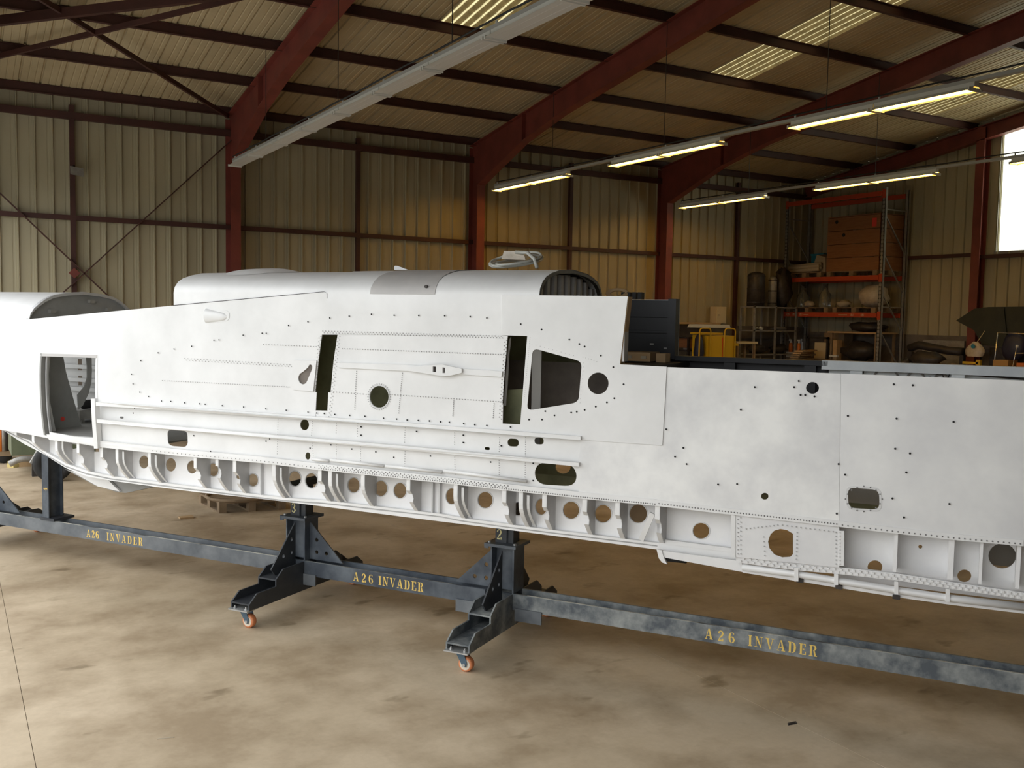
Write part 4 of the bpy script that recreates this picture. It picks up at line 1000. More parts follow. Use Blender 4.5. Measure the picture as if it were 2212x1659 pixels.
for ri_, words_, yc in ((0, (('A26',187,214), ('INVADER',231,308)), 0), (1, (('A26',763,806), ('INVADER',818,915)), 0), (2, (('A26',1522,1587), ('INVADER',1616,1766)), 0)):
    for tx, xa, xb in words_:
        ym = {0:1166, 1:1255, 2:1392}[ri_]
        ua_, ub_ = on_d(xa, ym, 6.40)[0], on_d(xb, ym, 6.40)[0]
        lettering(rails[ri_], tx, 6.40, ua_, ub_, .305, .379, 'stencil')
ups = [o for o in jig.children if o.name.startswith('upper_post')]
lettering(ups[2], '2', 6.43, -3.225, -3.172, .80, .88, 'stencilpale')
lettering(ups[1], '3', 6.43, -5.185, -5.13, .80, .88, 'stencilpale')
lettering(p4, '4', 6.40, -8.235, -8.18, .70, .75, 'stencil', True)
legs_ = [o for o in jig.children if o.name.startswith('outrigger')]
def flatnum(parent, c, u0, d0):
    b = MB()
    for poly in GL[c][0]: b.prism([F(u0+x*.05, d0+y*.06, .2115) for x, y in poly], (0,0,.001))
    b.build('stencil_lettering', 'stencil', parent, False, 'stencilled number')
flatnum(legs_[2], '3', -5.10, 5.98)

# =================================================================== storage along the end wall
XR, XB = 20.7, 21.60
rk = thing('pallet_rack', 'tall pallet rack with orange-red beams and punched grey uprights against the end wall', 'rack', (XR, 18, 0))
def rp(name, m, build, smooth_=False, label=None):
    mb = MB(); build(mb); return mb.build(name, m, rk, smooth_, label)
YR0, YR1 = 16.45, 19.72
for y in (YR0, YR1):
    for x in (XR, XB):
        up = rp('upright', 'galv', lambda b: b.box((x, y-.05, 0), (x+.012, y+.05, 5.95)).box((x, y-.05, 0), (x+.08, y-.038, 5.95)).box((x, y+.038, 0), (x+.08, y+.05, 5.95)))
        if x == XR:
            hb = MB()
            for k in range(58):
                for s in (-.022, .022): hb.box((x-.002, y+s-.008, .1+k*.1), (x-.0005, y+s+.008, .135+k*.1))
            hb.build('slots', 'hole', up, False, None, 'stuff')
    for z0, z1 in ((.3,1.3), (1.3,2.3), (2.3,3.3), (3.3,4.3), (4.3,5.3)):
        rp('brace', 'galv', lambda b: b.bar((XR+.04, y, z1), (XB, y, z0), .03, .03))
    for z in (.3, 2.9, 5.4): rp('brace', 'galv', lambda b: b.bar((XR+.04, y, z), (XB, y, z), .03, .03))
for z in (5.80, 3.66, 2.69):
    for x in (XR-.05, XB+.01):
        bm_ = rp('beam', 'rack', lambda b: b.box((x, YR0+.05, z-.06), (x+.05, YR1-.05, z+.06)))
        if x < XR and z == 2.69:
            pr = MB()                                 # four little load pictograms at each end, pale print on the beam
            for ys in (19.55, 19.33, 19.08, 17.32, 16.98):
                o = lambda a, b_: pr.box((x-.0015, ys-a[0], z+a[1]), (x-.0002, ys-b_[0], z+b_[1]))
                o((0,-.03), (.01,.03)); o((.09,-.03), (.10,.03)); o((.03,-.005), (.07,.03)); o((.02,-.03), (.08,-.015))
            pr.box((x-.0015, 18.75, z-.008), (x-.0002, 18.93, z+.006)).box((x-.0015, 17.42, z-.012), (x-.0002, 17.72, z+.01))
            pr.build('printed_marks', 'rackpale', bm_, False, 'pale load pictograms printed on the beam')
    for y in (YR0, YR1): rp('beam_hook', 'rack', lambda b: b.box((XR-.012, y-.05, z-.12), (XR, y+.05, z+.10)))
def pallet(name, label, x0, y0, x1, y1, z, cat='pallet', m='greywood', group=None, nb=7, alongy=True):
    t = thing(name, label, cat, ((x0+x1)/2, (y0+y1)/2, z), group)
    for k in range(nb):
        if alongy: MB().box((x0+(x1-x0)*k/nb, y0, z+.12), (x0+(x1-x0)*(k+.8)/nb, y1, z+.14)).build('deck_board', m, t)
        else: MB().box((x0, y0+(y1-y0)*k/nb, z+.12), (x1, y0+(y1-y0)*(k+.8)/nb, z+.14)).build('deck_board', m, t)
    for a in (0, .5, 1):
        for c in (0, .5, 1):
            bx_, by_ = x0+.07+(x1-x0-.14)*a, y0+.07+(y1-y0-.14)*c
            MB().box((bx_-.07, by_-.07, z+.02), (bx_+.07, by_+.07, z+.12)).build('block', m, t)
    for c in (0, .5, 1):
        yy = y0+.07+(y1-y0-.14)*c
        MB().box((x0, yy-.06, z), (x1, yy+.06, z+.02)).build('bottom_board', m, t)
    return t
pallet('pallet', 'old wooden pallet under the crate on the upper rack level', 20.68, 16.55, 21.7, 18.2, 3.72)
pallet('pallet', 'dark pallet with pale rolled sheets on the upper rack level', 20.68, 18.4, 21.7, 19.6, 3.72)
pallet('pallet', 'pallet carrying glass jars on the lower rack level, left bay', 20.68, 18.1, 21.7, 19.6, 2.75)
pallet('pallet', 'pallet carrying wrapped goods on the lower rack level, beside the right upright', 20.68, 16.55, 21.7, 17.95, 2.75)
cr = thing('wooden_crate', 'big orange-brown planked wooden crate with a red tag on the upper rack level', 'crate', (21.2, 17.4, 3.86))
for k in range(4):
    z0, z1 = 3.86+k*.36, 3.86+(k+1)*.36-.012
    MB().box((20.72, 16.55, z0), (20.745, 18.25, z1)).build('plank', 'wood', cr)
    MB().box((20.75, 16.55, z0), (21.7, 16.575, z1)).build('plank', 'wood', cr)
    MB().box((20.75, 18.225, z0), (21.7, 18.25, z1)).build('plank', 'wood', cr)
MB().box((20.72, 16.55, 5.3), (21.7, 18.25, 5.32)).build('crate_lid', 'wood', cr)
MB().box((20.716, 16.66, 4.98), (20.7195, 16.80, 5.2)).build('tag', 'redtag', cr, False, 'bright red tag')
for y, z in ((17.95,5.18), (17.7,4.82)): MB().lathe([(.05,0), (.05,.004)], (20.716, y, z), (-1,0,0), 12).build('knot_hole', 'hole', cr)
sh = thing('rolled_sheets', 'pale bundle of rolled sheets on the dark pallet of the rack', 'bundle', (21, 19, 3.86))
for k in range(4):
    MB().tube([(20.74+.08*(k % 2), 18.52, 3.94+.05*k), (20.74+.08*(k % 2), 19.6, 3.92+.04*k)], .055, 9).build('roll', 'cloth', sh, True)
MB().hexa([(20.9,18.45,3.86), (21.5,18.45,3.86), (21.5,18.95,3.86), (20.9,18.95,3.86), (20.95,18.5,4.28), (21.45,18.5,4.28), (21.4,18.9,4.4), (21.0,18.85,4.36)]).build('cloth_bag', 'cloth', None, False, 'slumped pale cloth bag beside the wooden crate', None, 'bag')
bb = thing('blue_box', 'small blue plastic box behind the pale bundle on the rack', 'box', (21.55, 19.2, 3.86))
MB().box((21.45,19.0,3.86), (21.7,19.45,4.38)).build('body', 'blue', bb); MB().box((21.43,18.98,4.38), (21.7,19.47,4.43)).build('lid', 'blue', bb)
pal_z = 2.89
def jar(x, y, h, r, label):
    t = thing('glass_jar', label, 'jar', (x, y, pal_z))
    MB().lathe([(r,0), (r*1.02,.03), (r,h*.6), (r*.45,h*.8), (r*.4,h)], (x, y, pal_z)).build('body', 'jarglass', t, True)
    MB().lathe([(r*.45,h), (r*.45,h+.05)], (x, y, pal_z)).build('stopper', 'dark', t)
jar(20.95, 19.25, .55, .16, 'left one of the two glass jars on the lower rack level')
jar(20.95, 18.45, .6, .16, 'right one of the two glass jars on the lower rack level')
def blob(name, label, cat, c, rx, ry, rz, m, seed=1, amp=.25, nu=10, nv=7):
    rnd = random.Random(seed); rows = []
    for k in range(nv+1):
        th = PI*k/nv; r_ = []
        for j in range(nu):
            f = 1+amp*(rnd.random()-.5) if 0 < k < nv else 1
            r_.append((c[0]+rx*math.sin(th)*math.cos(2*PI*j/nu)*f, c[1]+ry*math.sin(th)*math.sin(2*PI*j/nu)*f, max(c[2], c[2]+rz-rz*math.cos(th)*f)))
        r_.append(r_[0]); rows.append(r_)
    return MB().grid(rows).build(name, m, None, True, label, None, cat)
blob('wrapped_bundle', 'big bundle wrapped in crumpled plastic on the right of the lower rack level', 'bundle', (21.1, 16.95, pal_z), .38, .42, .30, 'plastic', 3)
blob('crumpled_cloth', 'small crumpled pale cloth between jars and wrapped bundle', 'cloth', (20.9, 17.75, pal_z), .16, .2, .1, 'cloth', 5, .6)
blob('plastic_bag', 'shiny clear bag lying between the two glass jars', 'bag', (20.85, 18.9, pal_z), .15, .18, .09, 'plastic', 9, .5)
# floor level of the rack: shelf board, cartons, scrap parts
def pbox(name, label, cat, a, b, m, group=None):
    return MB().box(a, b).build(name, m, None, False, label, None, cat, group)
sb = thing('work_shelf', 'low wooden shelf bench under the lower rack beam', 'shelf', (21.0, 17.3, 0))
MB().box((20.75,16.55,2.20), (21.6,18.15,2.24)).build('board', 'palewood', sb)
MB().box((20.75,16.55,1.42), (21.6,19.6,1.47)).build('board', 'greywood', sb)
for y in (16.6, 18.05, 19.5):
    for x in (20.8, 21.5): MB().box((x,y-.03,0), (x+.05,y+.03,2.2 if y < 19 else 1.42)).build('leg', 'greywood', sb)
blob('folded_tarpaulin', 'dark folded tarpaulin on the upper board of the shelf bench', 'tarpaulin', (21.2, 17.2, 2.24), .35, .55, .13, 'dark', 21, .5)
def carton(x, y, z, w, d, h, label, m='card', group=None, flap=True):
    t = thing('cardboard_box', label, 'box', (x, y, z), group)
    MB().box((x,y-w/2,z), (x+d,y+w/2,z+h)).build('body', m, t)
    MB().box((x-.001,y-.03,z+h), (x+d+.001,y+.03,z+h+.002)).build('tape', 'cream', t)
    return t
carton(20.9, 18.5, 1.47, .42, .4, .45, 'pale carton on the shelf bench inside the dark frame', 'cream')
fr_ = thing('wooden_surround', 'open dark wooden frame standing around the pale carton', 'frame', (20.86, 18.5, 1.47))
for a, b_ in (((20.82,18.18,1.47),(20.88,18.24,2.08)), ((20.82,18.88,1.47),(20.88,18.94,2.08)), ((20.82,18.18,2.02),(20.88,18.94,2.08))): MB().box(a, b_).build('bar', 'dark', fr_)
carton(21.2, 18.3, 1.47, .7, .35, .72, 'greyish carton standing behind the dark frame', 'greywood')
def bottle(x, y, z, label, cone=True):
    t = thing('spray_bottle', label, 'bottle', (x, y, z), 'orange bottles')
    MB().lathe([(.05,0), (.06,.02), (.055,.2), (.04,.26)], (x,y,z)).build('body', 'orange', t, True)
    MB().lathe([(.02,.26), (.02,.32)], (x,y,z)).build('neck', 'white', t)
    MB().box((x-.07,y-.015,z+.32), (x+.02,y+.015,z+.36)).build('trigger', 'white', t)
bottle(20.72, 19.42, 1.62, 'orange spray bottle at left end of the shelf bench')
bottle(20.72, 19.12, 1.62, 'orange spray bottle nearer the dark frame')
pbox('white_tray', 'small white tray under the orange bottles', 'tray', (20.68,19.0,1.47), (20.95,19.55,1.62), 'white')
blob('scrap_engine_part', 'dark lump of engine parts on the shelf bench beside the right upright', 'engine part', (21.0, 17.25, 1.47), .3, .5, .26, 'dark', 31, .4)
pbox('white_strip', 'short white plastic strip lying before the dark engine parts', 'strip', (20.7,17.75,1.55), (20.78,18.02,1.60), 'white')
pbox('timber_block', 'pale timber block on the shelf bench beside the greyish carton', 'block', (20.8,17.85,1.47), (21.0,17.98,2.0), 'palewood')
# open shelving left of the rack with canisters on top
sv = thing('open_shelving', 'open grey metal shelving unit left of the pallet rack', 'shelf', (20.3, 19.5, 0))
for x in (18.95, 19.75, 20.55):
    for y in (19.1, 19.62): MB().box((x,y,0), (x+.045,y+.045,2.9)).build('upright', 'galv', sv)
for z in (.4, 1.0, 1.55, 2.2, 2.85): MB().box((18.95,19.1,z), (20.6,19.66,z+.035)).build('shelf_board', 'galv', sv)
def can(x, y, z, r, h, m, label, name='canister'):
    t = thing(name, label, 'canister', (x, y, z))
    MB().lathe([(r,0), (r,h*.9), (r*.8,h*.96), (r*.3,h)], (x,y,z)).build('body', m, t, True)
    for q in (.1, .5, .85): MB().lathe([(r*1.03,0), (r*1.03,.03)], (x,y,z+h*q)).build('band', 'dark', t)
can(19.25, 19.38, 2.885, .24, .95, 'dark', 'dark drum standing on the left of the open shelving', 'drum')
can(19.85, 19.35, 2.885, .12, .85, 'galv', 'slim shiny metal canister on top of the open shelving')
blob('dark_cover', 'dark sheet piled high on the right of the open shelving', 'cover', (20.28, 19.4, 2.885), .3, .25, .55, 'dark', 14, .7)
for k, (x, y, w_) in enumerate(((19.2,19.3,.1), (19.35,19.25,.07), (20.1,19.3,.2))):
    blob('metal_fitting', ['shiny small part at the left of the middle shelf', 'white small part beside the shiny one on the middle shelf', 'grey flat part on the right of the middle shelf'][k], 'part', (x, y, 2.235), w_, w_, .05, ['chrome','white','galv'][k], 40+k, .5)
for k, (x0, x1) in enumerate(((19.05,19.6), (19.85,20.5))): blob('stacked_scrap', ['pile of dark scrap low on the shelving, left half', 'pile of dark scrap low on the shelving, right half'][k], 'scrap', ((x0+x1)/2, 19.35, 1.585), .28, .2, .13, 'dark', 50+k, .6)
# back wall: electric box, lamp, yellow cabinet, side board
eb = thing('electric_box', 'cream electric box fixed to the corrugated back wall', 'box', (18.28, 19.8, 2.40))
MB().box((18.12,19.72,2.40), (18.50,19.95,2.86)).build('body', 'cream', eb); MB().box((18.14,19.705,2.42), (18.48,19.72,2.84)).build('door', 'cream', eb); MB().box((18.18,19.69,2.62), (18.24,19.705,2.64)).build('latch', 'dark', eb)
lb = thing('ledge_board', 'pale board lying along the ledge under the electric box', 'board', (17.6, 19.8, 2.36))
MB().box((16.75,19.6,2.375), (18.2,19.95,2.42)).build('board', 'palewood', lb)
sl = thing('spare_lamp', 'spare white fluorescent lamp housing hanging below the ledge board', 'lamp', (17.6, 19.5, 2.29))
MB().prism([(16.98,19.45,2.29), (18.42,19.45,2.29), (18.38,19.45,2.37), (17.05,19.45,2.37)], (0,.12,0)).build('housing', 'white', sl); MB().box((17.0,19.44,2.285), (18.4,19.58,2.292)).build('cover', 'white', sl)
yc = thing('yellow_generator', 'yellow generator cabinet inside a bent tube frame before the back wall', 'generator', (17.2, 18.3, 0))
def ypx(px, y): return on_y(px, 740, y)[0]
yg = 18.3
x0_, x1_ = ypx(1527, yg), ypx(1586, yg)
MB().box((x0_, yg, .35), (x1_, yg+.55, 2.10)).build('cabinet', 'yellow', yc)
xm_ = ypx(1560, yg); MB().box((x0_+.02, yg-.012, .5), (xm_-.01, yg, 2.08)).build('door', 'yellow', yc); MB().box((xm_+.02, yg-.012, .5), (x1_-.02, yg, 2.08)).build('door', 'yellow', yc)
MB().box((xm_-.008, yg-.010, .6), (xm_+.018, yg-.002, 2.05)).build('slit', 'redtag', yc, False, 'dark red slit between the doors')
MB().box((x0_-.12, yg+.05, 2.12), (x1_-.35, yg+.5, 2.17)).build('top_tray', 'yellow', yc)
for xa, xb in ((ypx(1508,yg), ypx(1532,yg)), (ypx(1562,yg), ypx(1585,yg))):
    MB().tube([(xa,yg-.05,.3), (xa,yg-.05,2.20), (xa+.02,yg-.05,2.255), (xa+.07,yg-.05,2.28), (xb-.07,yg-.05,2.28), (xb-.02,yg-.05,2.255), (xb,yg-.05,2.20), (xb,yg-.05,.3)], .018, 8).build('tube_frame', 'yellow', yc, True)
MB().box((ypx(1508,yg)-.02, yg-.08, .28), (x1_+.05, yg+.58, .34)).build('base', 'yellow', yc)
for x in (x0_-.1, x1_-.05):
    for y in (yg+.03, yg+.5): MB().lathe([(.13,-.03), (.14,0), (.13,.03)], (x, y, .14), (0,1,0)).build('wheel', 'rubber', yc, True)
MB().box((x1_, yg+.1, 1.83), (x1_+.25, yg+.16, 1.90)).build('handle', 'yellow', yc)
jb = blob('dark_jacket', 'dark blue bag hanging on the left of the yellow generator', 'bag', (ypx(1519,yg), yg+.15, 1.35), .13, .15, .4, 'navy', 61, .3)
bd = thing('workbench', 'brown workbench with drawers left of the yellow generator', 'bench', (16.6, 19.3, 0))
MB().box((16.6,19.05,2.0), (17.35,19.6,2.04)).build('worktop', 'dark', bd)
MB().box((16.7,19.1,1.75), (17.3,19.6,1.99)).build('drawer', 'wood', bd)
for x in (16.62, 17.28): MB().box((x,19.08,0), (x+.06,19.14,2.0)).build('leg', 'dark', bd)
MB().box((16.62,19.1,1.66), (17.35,19.6,1.70)).build('shelf_board', 'dark', bd)
pbox('grey_case', 'small grey case on the lower shelf of the brown workbench', 'case', (16.72,19.15,1.70), (16.95,19.4,1.745), 'galv')
tb = thing('side_table', 'narrow table with a pale top edge right of the yellow generator', 'table', (18.2, 18.5, 0))
tx0, tx1 = on_y(1592,748,18.5)[0], on_y(1637,748,18.5)[0]
MB().box((tx0,18.5,1.88), (tx1,18.95,1.94)).build('table_top', 'cream', tb)
for x in (tx0+.05, tx1-.1):
    for y in (18.53, 18.88): MB().box((x,y,0), (x+.05,y+.05,1.88)).build('leg', 'greywood', tb)
pl_ = thing('plank_stack', 'stack of pale planks lying between shelving and rack', 'planks', (19.6, 18.3, 1.0))
for k in range(5): MB().bar((19.3+.05*k, 18.0, 1.48+.055*k), (20.5+.03*k, 18.5+.1*(k % 2), 1.48+.055*k), .22, .04).build('plank', 'palewood' if k > 2 else 'greywood', pl_)
for x, y in ((19.5,18.1), (20.3,18.4)): MB().box((x-.06,y-.12,0), (x+.06,y+.12,1.455)).build('trestle', 'greywood', pl_)
# right corner: covered engine, bench things
te = thing('covered_engine', 'bulky shape under a dark green tarpaulin by the end wall', 'machine', (20.7, 12.6, 0))
def cover(b):
    out = [(14.15,2.58), (13.75,2.83), (13.4,2.88), (9.5,2.85), (9.3,2.5), (9.4,2.0), (13.0,2.05), (13.55,2.05), (13.75,2.42)]
    b.prism([(20.6, y, z) for y, z in out], (1.0,0,0))
MB().prism([(20.55, y, z) for y, z in [(14.15,2.58), (13.7,2.86), (13.35,2.90), (11.5,2.92), (9.4,2.86), (9.2,2.4), (9.4,1.95), (12.9,2.0), (13.45,2.02), (13.68,2.36)]], (.95,.0,.0)).build('tarpaulin', 'tarp', te, False, 'dark green tarpaulin')
for k in range(6):
    y = 9.8+k*.6; MB().prism([(20.54,y,1.98), (20.54,y+.25,1.99), (20.54,y+.3,2.88), (20.54,y+.16,2.9)], (-.03,0,0)).build('fold', 'tarp', te)
MB().box((20.6,9.5,1.0), (21.4,13.3,1.98)).build('machine_body', 'dark', te)
for y in (9.8, 12.9): MB().box((20.7,y,0), (21.3,y+.15,1.0)).build('stand', 'dark', te)
cf = thing('chrome_tube_frame', 'light chrome tube frame before the covered engine', 'frame', (20.2, 12.6, 0))  # an open tube frame without wheels
q = lambda px, py: on_x(px, py, 20.2)
a, b_ = q(2155,718), q(2212,722)
MB().tube([a, (20.2, b_[1]-.6, b_[2]-.01)], .016, 8).build('top_bar', 'chrome', cf, True)
c_ = q(2150,775); MB().tube([a, (20.2, a[1]+.03, 1.75), (20.2, a[1]+.05, 0)], .016, 8).build('post', 'chrome', cf, True)
MB().tube([(20.2, b_[1]-.6, b_[2]-.01), (20.2, b_[1]-.6, 0)], .016, 8).build('post', 'chrome', cf, True)
nb = blob('dark_blue_bag', 'dark blue bag hanging inside the chrome frame', 'bag', (20.34, 12.55, 1.70), .12, .3, .32, 'navy', 71, .2)
wbn = thing('long_workbench', 'long dark workbench along the end wall', 'bench', (20.6, 13.5, 0))
MB().box((19.85,10.0,1.36), (20.50,16.2,1.42)).build('worktop', 'dark', wbn)
for y in (10.1, 13.0, 16.0):
    for x in (19.9, 20.4): MB().box((x,y-.04,0), (x+.07,y+.04,1.36)).build('leg', 'dark', wbn)
def place(px0, px1, x): return on_x(px0, 780, x)[1], on_x(px1, 780, x)[1]
y1, y0 = place(2145, 2178, 20.0); carton(20.0, (y0+y1)/2, 1.42, y1-y0, .35, .30, 'small brown carton on the long workbench before the chrome frame')
y1, y0 = place(2196, 2240, 20.0)
ob = thing('orange_toolbox', 'orange toolbox on the long workbench at the right edge', 'box', (20.1, (y0+y1)/2, 1.42))
MB().box((20.0,y0,1.44), (20.35,y1,1.68)).build('body', 'orange', ob); MB().box((19.98,y0-.01,1.42), (20.37,y1+.01,1.45)).build('tray', 'cream', ob)
MB().tube([(20.15,y0+.1,1.68), (20.15,y0+.1,1.74), (20.15,y1-.1,1.74), (20.15,y1-.1,1.68)], .015, 6).build('handle', 'dark', ob)
st_ = thing('chrome_stand', 'thin slanting chrome stand beside the orange toolbox', 'stand', (19.92, 12.4, 1.42))
a = on_x(2185,788,19.95); b2 = on_x(2197,748,19.95); MB().tube([(19.95,a[1],1.42), b2], .014, 8).build('rod', 'chrome', st_, True)
MB().lathe([(.03,-.03), (.03,.03)], b2, (0,0,1), 10).build('knob', 'white', st_, True)
c2 = on_x(2212,763,19.95); c1 = on_x(2194,763,19.95); MB().tube([c1, c2], .012, 6).build('crossbar', 'chrome', st_)
hb_ = thing('plastic_parts_bag', 'clear plastic bag of brown parts hanging from the tarpaulin edge', 'bag', (20.3, 13.75, 1.6))
w0 = on_x(2106, 772, 20.3)
blob_ = MB(); rows = []
for k in range(7):
    s = k/6; hw = .05+.20*math.sin(PI*min(1, .25+s*.75)); zz = w0[2]+.02+.34*s
    rows.append([(20.3+.09*math.cos(t)*(1-.3*s), w0[1]+hw*math.sin(t), zz) for t in np.linspace(0, 2*PI, 11)])
blob_.grid(rows).build('bag_body', 'plastic', hb_, True)
bp_ = on_x(2101, 748, 20.18); MB().lathe([(.05,0), (.05,.01)], (20.2, bp_[1], bp_[2]), (-1,0,0), 12).build('blue_cap', 'blue', hb_, False, 'blue cap')
MB().tube([(20.3,w0[1],w0[2]+.3), (20.56,w0[1]-.05,w0[2]+.62)], .008, 5).build('string', 'cream', hb_)
jk = thing('yellow_stand', 'small yellow steel bracket stand on the workbench', 'stand', (19.9, 13.3, 1.42))
j0 = on_x(2112,790,19.95); MB().box((19.95,j0[1]-.05,1.42), (20.02,j0[1]+.05,1.70)).build('post', 'yellow', jk); MB().box((19.95,j0[1],1.60), (20.0,j0[1]+.38,1.65)).build('arm', 'yellow', jk)
for k, (px, w_, h_, m, lab, nm) in enumerate(((2000,.5,.2,'dark','long dark bent pipe lump on the workbench right of the rack','pipe_bundle'), (1962,.12,.12,'dark','small dark coil on the workbench beside the rack upright','coil'), (2035,.25,.07,'greywood','row of small brown parts on the workbench','parts_heap'), (2062,.15,.08,'palewood','pale brown fitting beside the yellow stand','pipe_fitting'))):
    y = on_x(px, 770, 20.15)[1]; blob(nm, lab, 'part', (20.15, y, 1.42), .2, w_, h_, m, 80+k, .5)
hs = thing('bent_duct', 'long brown bent duct leaning along the end wall', 'duct', (21, 15, 1.42))
ps = [on_x(x, y, 20.5) for x, y in ((1965,752), (1985,745), (2020,752), (2050,758), (2080,760))]
MB().tube([tuple(p) for p in ps], .10, 10).build('duct', 'dark', hs, True)
MB().box((20.45,ps[0][1]-.1,1.42), (20.55,ps[0][1]+.02,ps[0][2]-.08)).build('foot', 'dark', hs); MB().box((20.45,ps[-1][1]-.05,1.42), (20.55,ps[-1][1]+.05,ps[-1][2]-.08)).build('foot', 'dark', hs)
gb = on_x(1985, 738, 21.4); ge = on_x(2075, 738, 21.4)
lbn = thing('grey_ledge', 'pale grey panel standing low against the end wall', 'panel', (21.6, 15, 1.9))
MB().box((21.55,ge[1],1.42), (21.62,gb[1],2.08)).build('panel', 'galv', lbn); MB().box((21.5,ge[1],0), (21.62,ge[1]+.1,1.42)).build('foot', 'dark', lbn); MB().box((21.5,gb[1]-.1,0), (21.62,gb[1],1.42)).build('foot', 'dark', lbn)
# =================================================================== things on and behind the fuselage
cw = thing('hose_coil', 'loose coil of pale flat hose lying on top of the deck', 'hose', F(-3.2, 6.6, 2.84))
c = np.array([on_d(1115, 572, 6.55)[0], 6.55, 2.875])
def loop(cu, cd, ru, rz, tilt, n=22, z=0, dz=.0):
    return [F(cu+ru*math.cos(t), cd+.18*math.sin(t)*tilt, 2.862+z+rz*(1+math.sin(t)*.9)*.5+dz*math.cos(t)) for t in np.linspace(0, 2*PI, n)]
for ru, rz, ti, z, du, dz in ((.20,.12,1.,.0,0,0), (.16,.10,1.3,.01,.03,.01), (.21,.13,.6,.0,-.01,.02), (.12,.07,1.1,.0,-.05,-.01)):
    MB().tube(loop(c[0]+du, 6.55, ru, rz, ti, z=z, dz=dz), .010, 6).build('hose_loop', 'coil', cw, True)
MB().tube([F(c[0]+.02, 6.5, 2.98), F(c[0]+.14, 6.45, 2.97), F(c[0]+.22, 6.4, 2.92), F(c[0]+.25, 6.38, 2.855)], .014, 6).build('hose_end', 'coil', cw, True)
MB().hexa([F(c[0]-.10,6.5,2.93), F(c[0]+.10,6.5,2.92), F(c[0]+.10,6.62,2.92), F(c[0]-.10,6.62,2.93), F(c[0]-.08,6.5,2.99), F(c[0]+.08,6.5,2.985), F(c[0]+.08,6.62,2.985), F(c[0]-.08,6.62,2.99)]).build('wrapped_part', 'plastic', cw)
u_ = on_d(1320, 630, 6.9)[0]
sc_ = thing('wire_coil', 'small coil of tan strap on the far edge behind the step', 'coil', F(u_, 6.95, 2.645))
for r in (.085, .075, .065): MB().tube([F(u_+r*math.cos(t), 7.04+.02*math.sin(t), 2.69+.03*math.sin(t)) for t in np.linspace(0, 2*PI, 18)], .012, 6).build('strap_loop', 'palewood', sc_, True)
u_ = on_d(1362, 636, 7.05)[0]
rc_ = thing('rubber_blocks', 'row of black rubber blocks on the far edge behind the step', 'blocks', F(u_, 7.05, 2.65))
for k in range(4): MB().fbox((u_-.07+k*.045, 7.03, 2.648), (u_-.04+k*.045, 7.10, 2.70)).build('block', 'rubber', rc_)
shf = thing('timber_stack', 'little stack of pale timber battens inside the cockpit opening', 'timber', F(-2.2, 6.8, 2.0))
for k in range(3):
    MB().fbox((-2.34,6.63,2.02+k*.085), (-2.11,6.86,2.085+k*.085)).build('batten', 'palewood', shf)
    for u in (-2.29, -2.18): MB().fbox((u,6.625,2.04+k*.085), (u+.04,6.63,2.06+k*.085)).build('label', 'cloth', shf)
MB().fbox((-2.34,6.69,1.0), (-2.11,6.86,2.02)).build('support', 'greywood', shf)
u_ = on_d(1432, 782, 6.7)[0]
yb_ = thing('yellow_offcut', 'small pale wooden offcut on a dark crossbar behind the aft panel edge', 'offcut', F(u_, 6.72, 2.19))
MB().fbox((u_-.04,6.66,2.185), (u_+.03,6.78,2.25)).build('offcut', 'palewood', yb_)
fp('crossbar', 'black', lambda b: b.fbox((u_-.10, D0+.01, 2.15), (u_+.10, DF-.01, 2.183)))
# =================================================================== far left: trailer, cart, pallet
tr = thing('trailer', 'small green trailer with a black wheel behind the nose', 'trailer', (.9, 15.3, 0))
WC = on_y(115, 1000, 15.15); WR = WC[2]
MB().lathe([(WR*.52,-.06), (WR*.62,-.09), (WR*.88,-.09), (WR,-.05), (WR,.05), (WR*.88,.09), (WR*.62,.09), (WR*.52,.06)], WC, (.12,1,0), 26).build('tyre', 'rubber', tr, True)
MB().lathe([(WR*.52,-.07), (WR*.42,-.09), (WR*.15,-.10), (WR*.15,.10), (WR*.42,.09), (WR*.52,.07)], WC, (.12,1,0), 20).build('wheel_hub', 'galv', tr, True)
MB().bar((WC[0],15.2,WR), (WC[0]+.03,16.2,WR+.05), .08, .08).build('axle', 'galv', tr)
t0, t1 = on_y(25, 985, 16.0), on_y(130, 932, 16.0)
MB().box((t0[0],16.0,t0[2]), (t1[0]+.5,16.9,t1[2])).build('tub', 'green', tr)
MB().box((t0[0]-.02,15.98,t1[2]), (t1[0]+.52,16.92,t1[2]+.04)).build('tub_rim', 'green', tr)
MB().tube([tuple(on_y(x, y, 15.7)) for x, y in ((20,1003), (35,995), (50,991), (95,990))], .045, 8).build('drawbar', 'galv', tr, True)
g0, g1 = on_y(66, 1000, 15.3), on_y(84, 970, 15.3)
MB().bar(tuple(g0), tuple(g1), .03, .11, (0,1,0)).build('mudguard', 'galv', tr)
MB().box((t0[0]+.25,15.7,0), (t0[0]+.33,15.8,on_y(40,993,15.7)[2])).build('jockey_leg', 'dark', tr)
ctx = thing('orange_cart', 'rusty orange cart with an upright bar at the left edge', 'cart', (.6, 16.6, 0))
q0, q1 = on_y(-40, 1003, 17.2), on_y(23, 934, 17.2)
MB().box((q0[0],17.2,.12), (q1[0],17.9,.2)).build('platform', 'greywood', ctx); MB().box((q0[0],17.3,.2), (q1[0],17.35,q1[2]+.3)).build('back_panel', 'orangewood', ctx, False, 'orange wooden back')
for px, m, r in ((9,'galv',.035), (2,'orange',.03), (14,'dark',.03)):
    p = on_y(px, 970, 17.1); MB().tube([(p[0],17.22,.2), (p[0],17.22,p[2]+.5)], r, 8).build('upright', m, ctx, True)
for x in (q0[0]+.1, q1[0]-.1): MB().lathe([(.11,-.03), (.12,0), (.11,.03)], (x,17.25,.12), (0,1,0), 14).build('wheel', 'rubber', ctx, True)
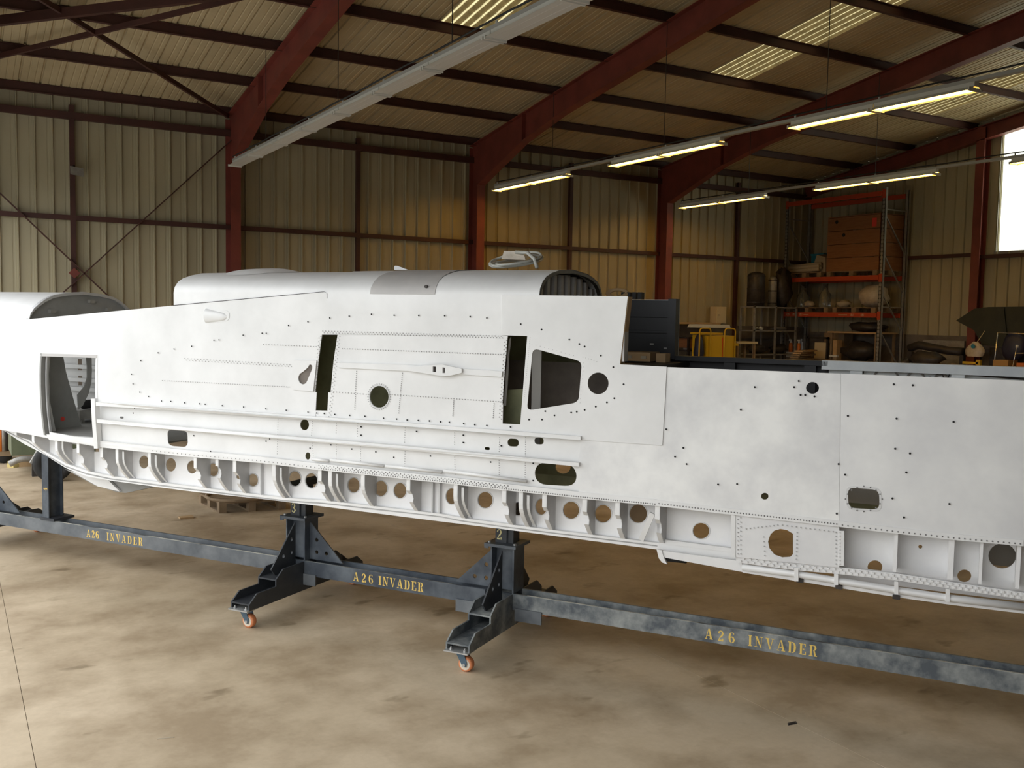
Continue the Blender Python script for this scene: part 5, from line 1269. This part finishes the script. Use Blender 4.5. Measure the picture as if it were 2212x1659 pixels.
wbk = thing('yellow_planks', 'pale yellow planks lying on the floor behind the trailer wheel', 'planks', (1.2, 17.4, 0))
for k in range(3):
    p0, p1 = on_z(22, 1006-5*k, .03), on_z(85, 996-3*k, .03); MB().bar(tuple(p0), tuple(p1), .14, .06).build('plank', 'yellowwood', wbk)
wc = on_z(60, 1008, 0)
MB().box((wc[0]-.12,wc[1],0), (wc[0]+.12,wc[1]+.25,.15)).build('timber_chock', 'palewood', None, False, 'short timber chock lying before the trailer', None, 'block')
pt = thing('wooden_pallet', 'wooden pallet with a round cut-out on the floor under the belly', 'pallet', (3.5, 12.6, 0))
pa = [on_z(x, y, .14) for x, y in ((429,1064), (474,1085), (600,1078), (560,1058))]
pa = [(p[0], p[1]) for p in pa]
ex_ = np.array(pa[2])-np.array(pa[1]); ey_ = np.array(pa[0])-np.array(pa[1]); o_ = np.array(pa[1])
def pz(a, b): v = o_+ex_*a+ey_*b; return v
def pbx(a0, a1, b0, b1, z0, z1):
    c = [pz(a0,b0), pz(a1,b0), pz(a1,b1), pz(a0,b1)]; return MB().hexa([(*q, z0) for q in c]+[(*q, z1) for q in c])
for k in range(6): pbx(0, 1.15, k/6, (k+.85)/6, .115, .14).build('deck_board', 'greywood', pt)
for a in (0, .5, 1.02):
    for b_ in (0, .45, .88): pbx(a, a+.12, b_, b_+.12, .02, .115).build('block', 'greywood', pt)
    pbx(a, a+.12, 0, 1, 0, .02).build('bottom_board', 'greywood', pt)
rg = MB(); cpt = pz(.55, .5)
rg.tube([(cpt[0]+.42*math.cos(t), cpt[1]+.42*math.sin(t), .15) for t in np.linspace(0, 2*PI, 26)], .022, 6)
rg.build('ring', 'greywood', pt, True)
wc = on_z(402, 1119, 0); MB().box((wc[0]-.08, wc[1]-.05, 0), (wc[0]+.08, wc[1]+.05, .02)).build('wood_chip', 'palewood', None, False, 'flat offcut of wood lying on the bare floor', None, 'offcut')
wc = on_z(355, 1594, 0); MB().bar((wc[0]-.04, wc[1], .002), (wc[0]+.05, wc[1]-.02, .002), .006, .004).build('pale_splinter', 'cloth', None, False, 'tiny pale splinter on the floor in the foreground', None, 'splinter')
wc = on_z(1710, 1563, 0); MB().hexa([(wc[0]-.04,wc[1]-.01,0),(wc[0]+.03,wc[1]-.02,0),(wc[0]+.05,wc[1]+.01,0),(wc[0]-.02,wc[1]+.015,0),(wc[0]-.03,wc[1]-.005,.006),(wc[0]+.02,wc[1]-.01,.006),(wc[0]+.04,wc[1]+.005,.006),(wc[0]-.02,wc[1]+.01,.006)]).build('dark_chip', 'dark', None, False, 'dark chip lying on the floor at lower right', None, 'chip')
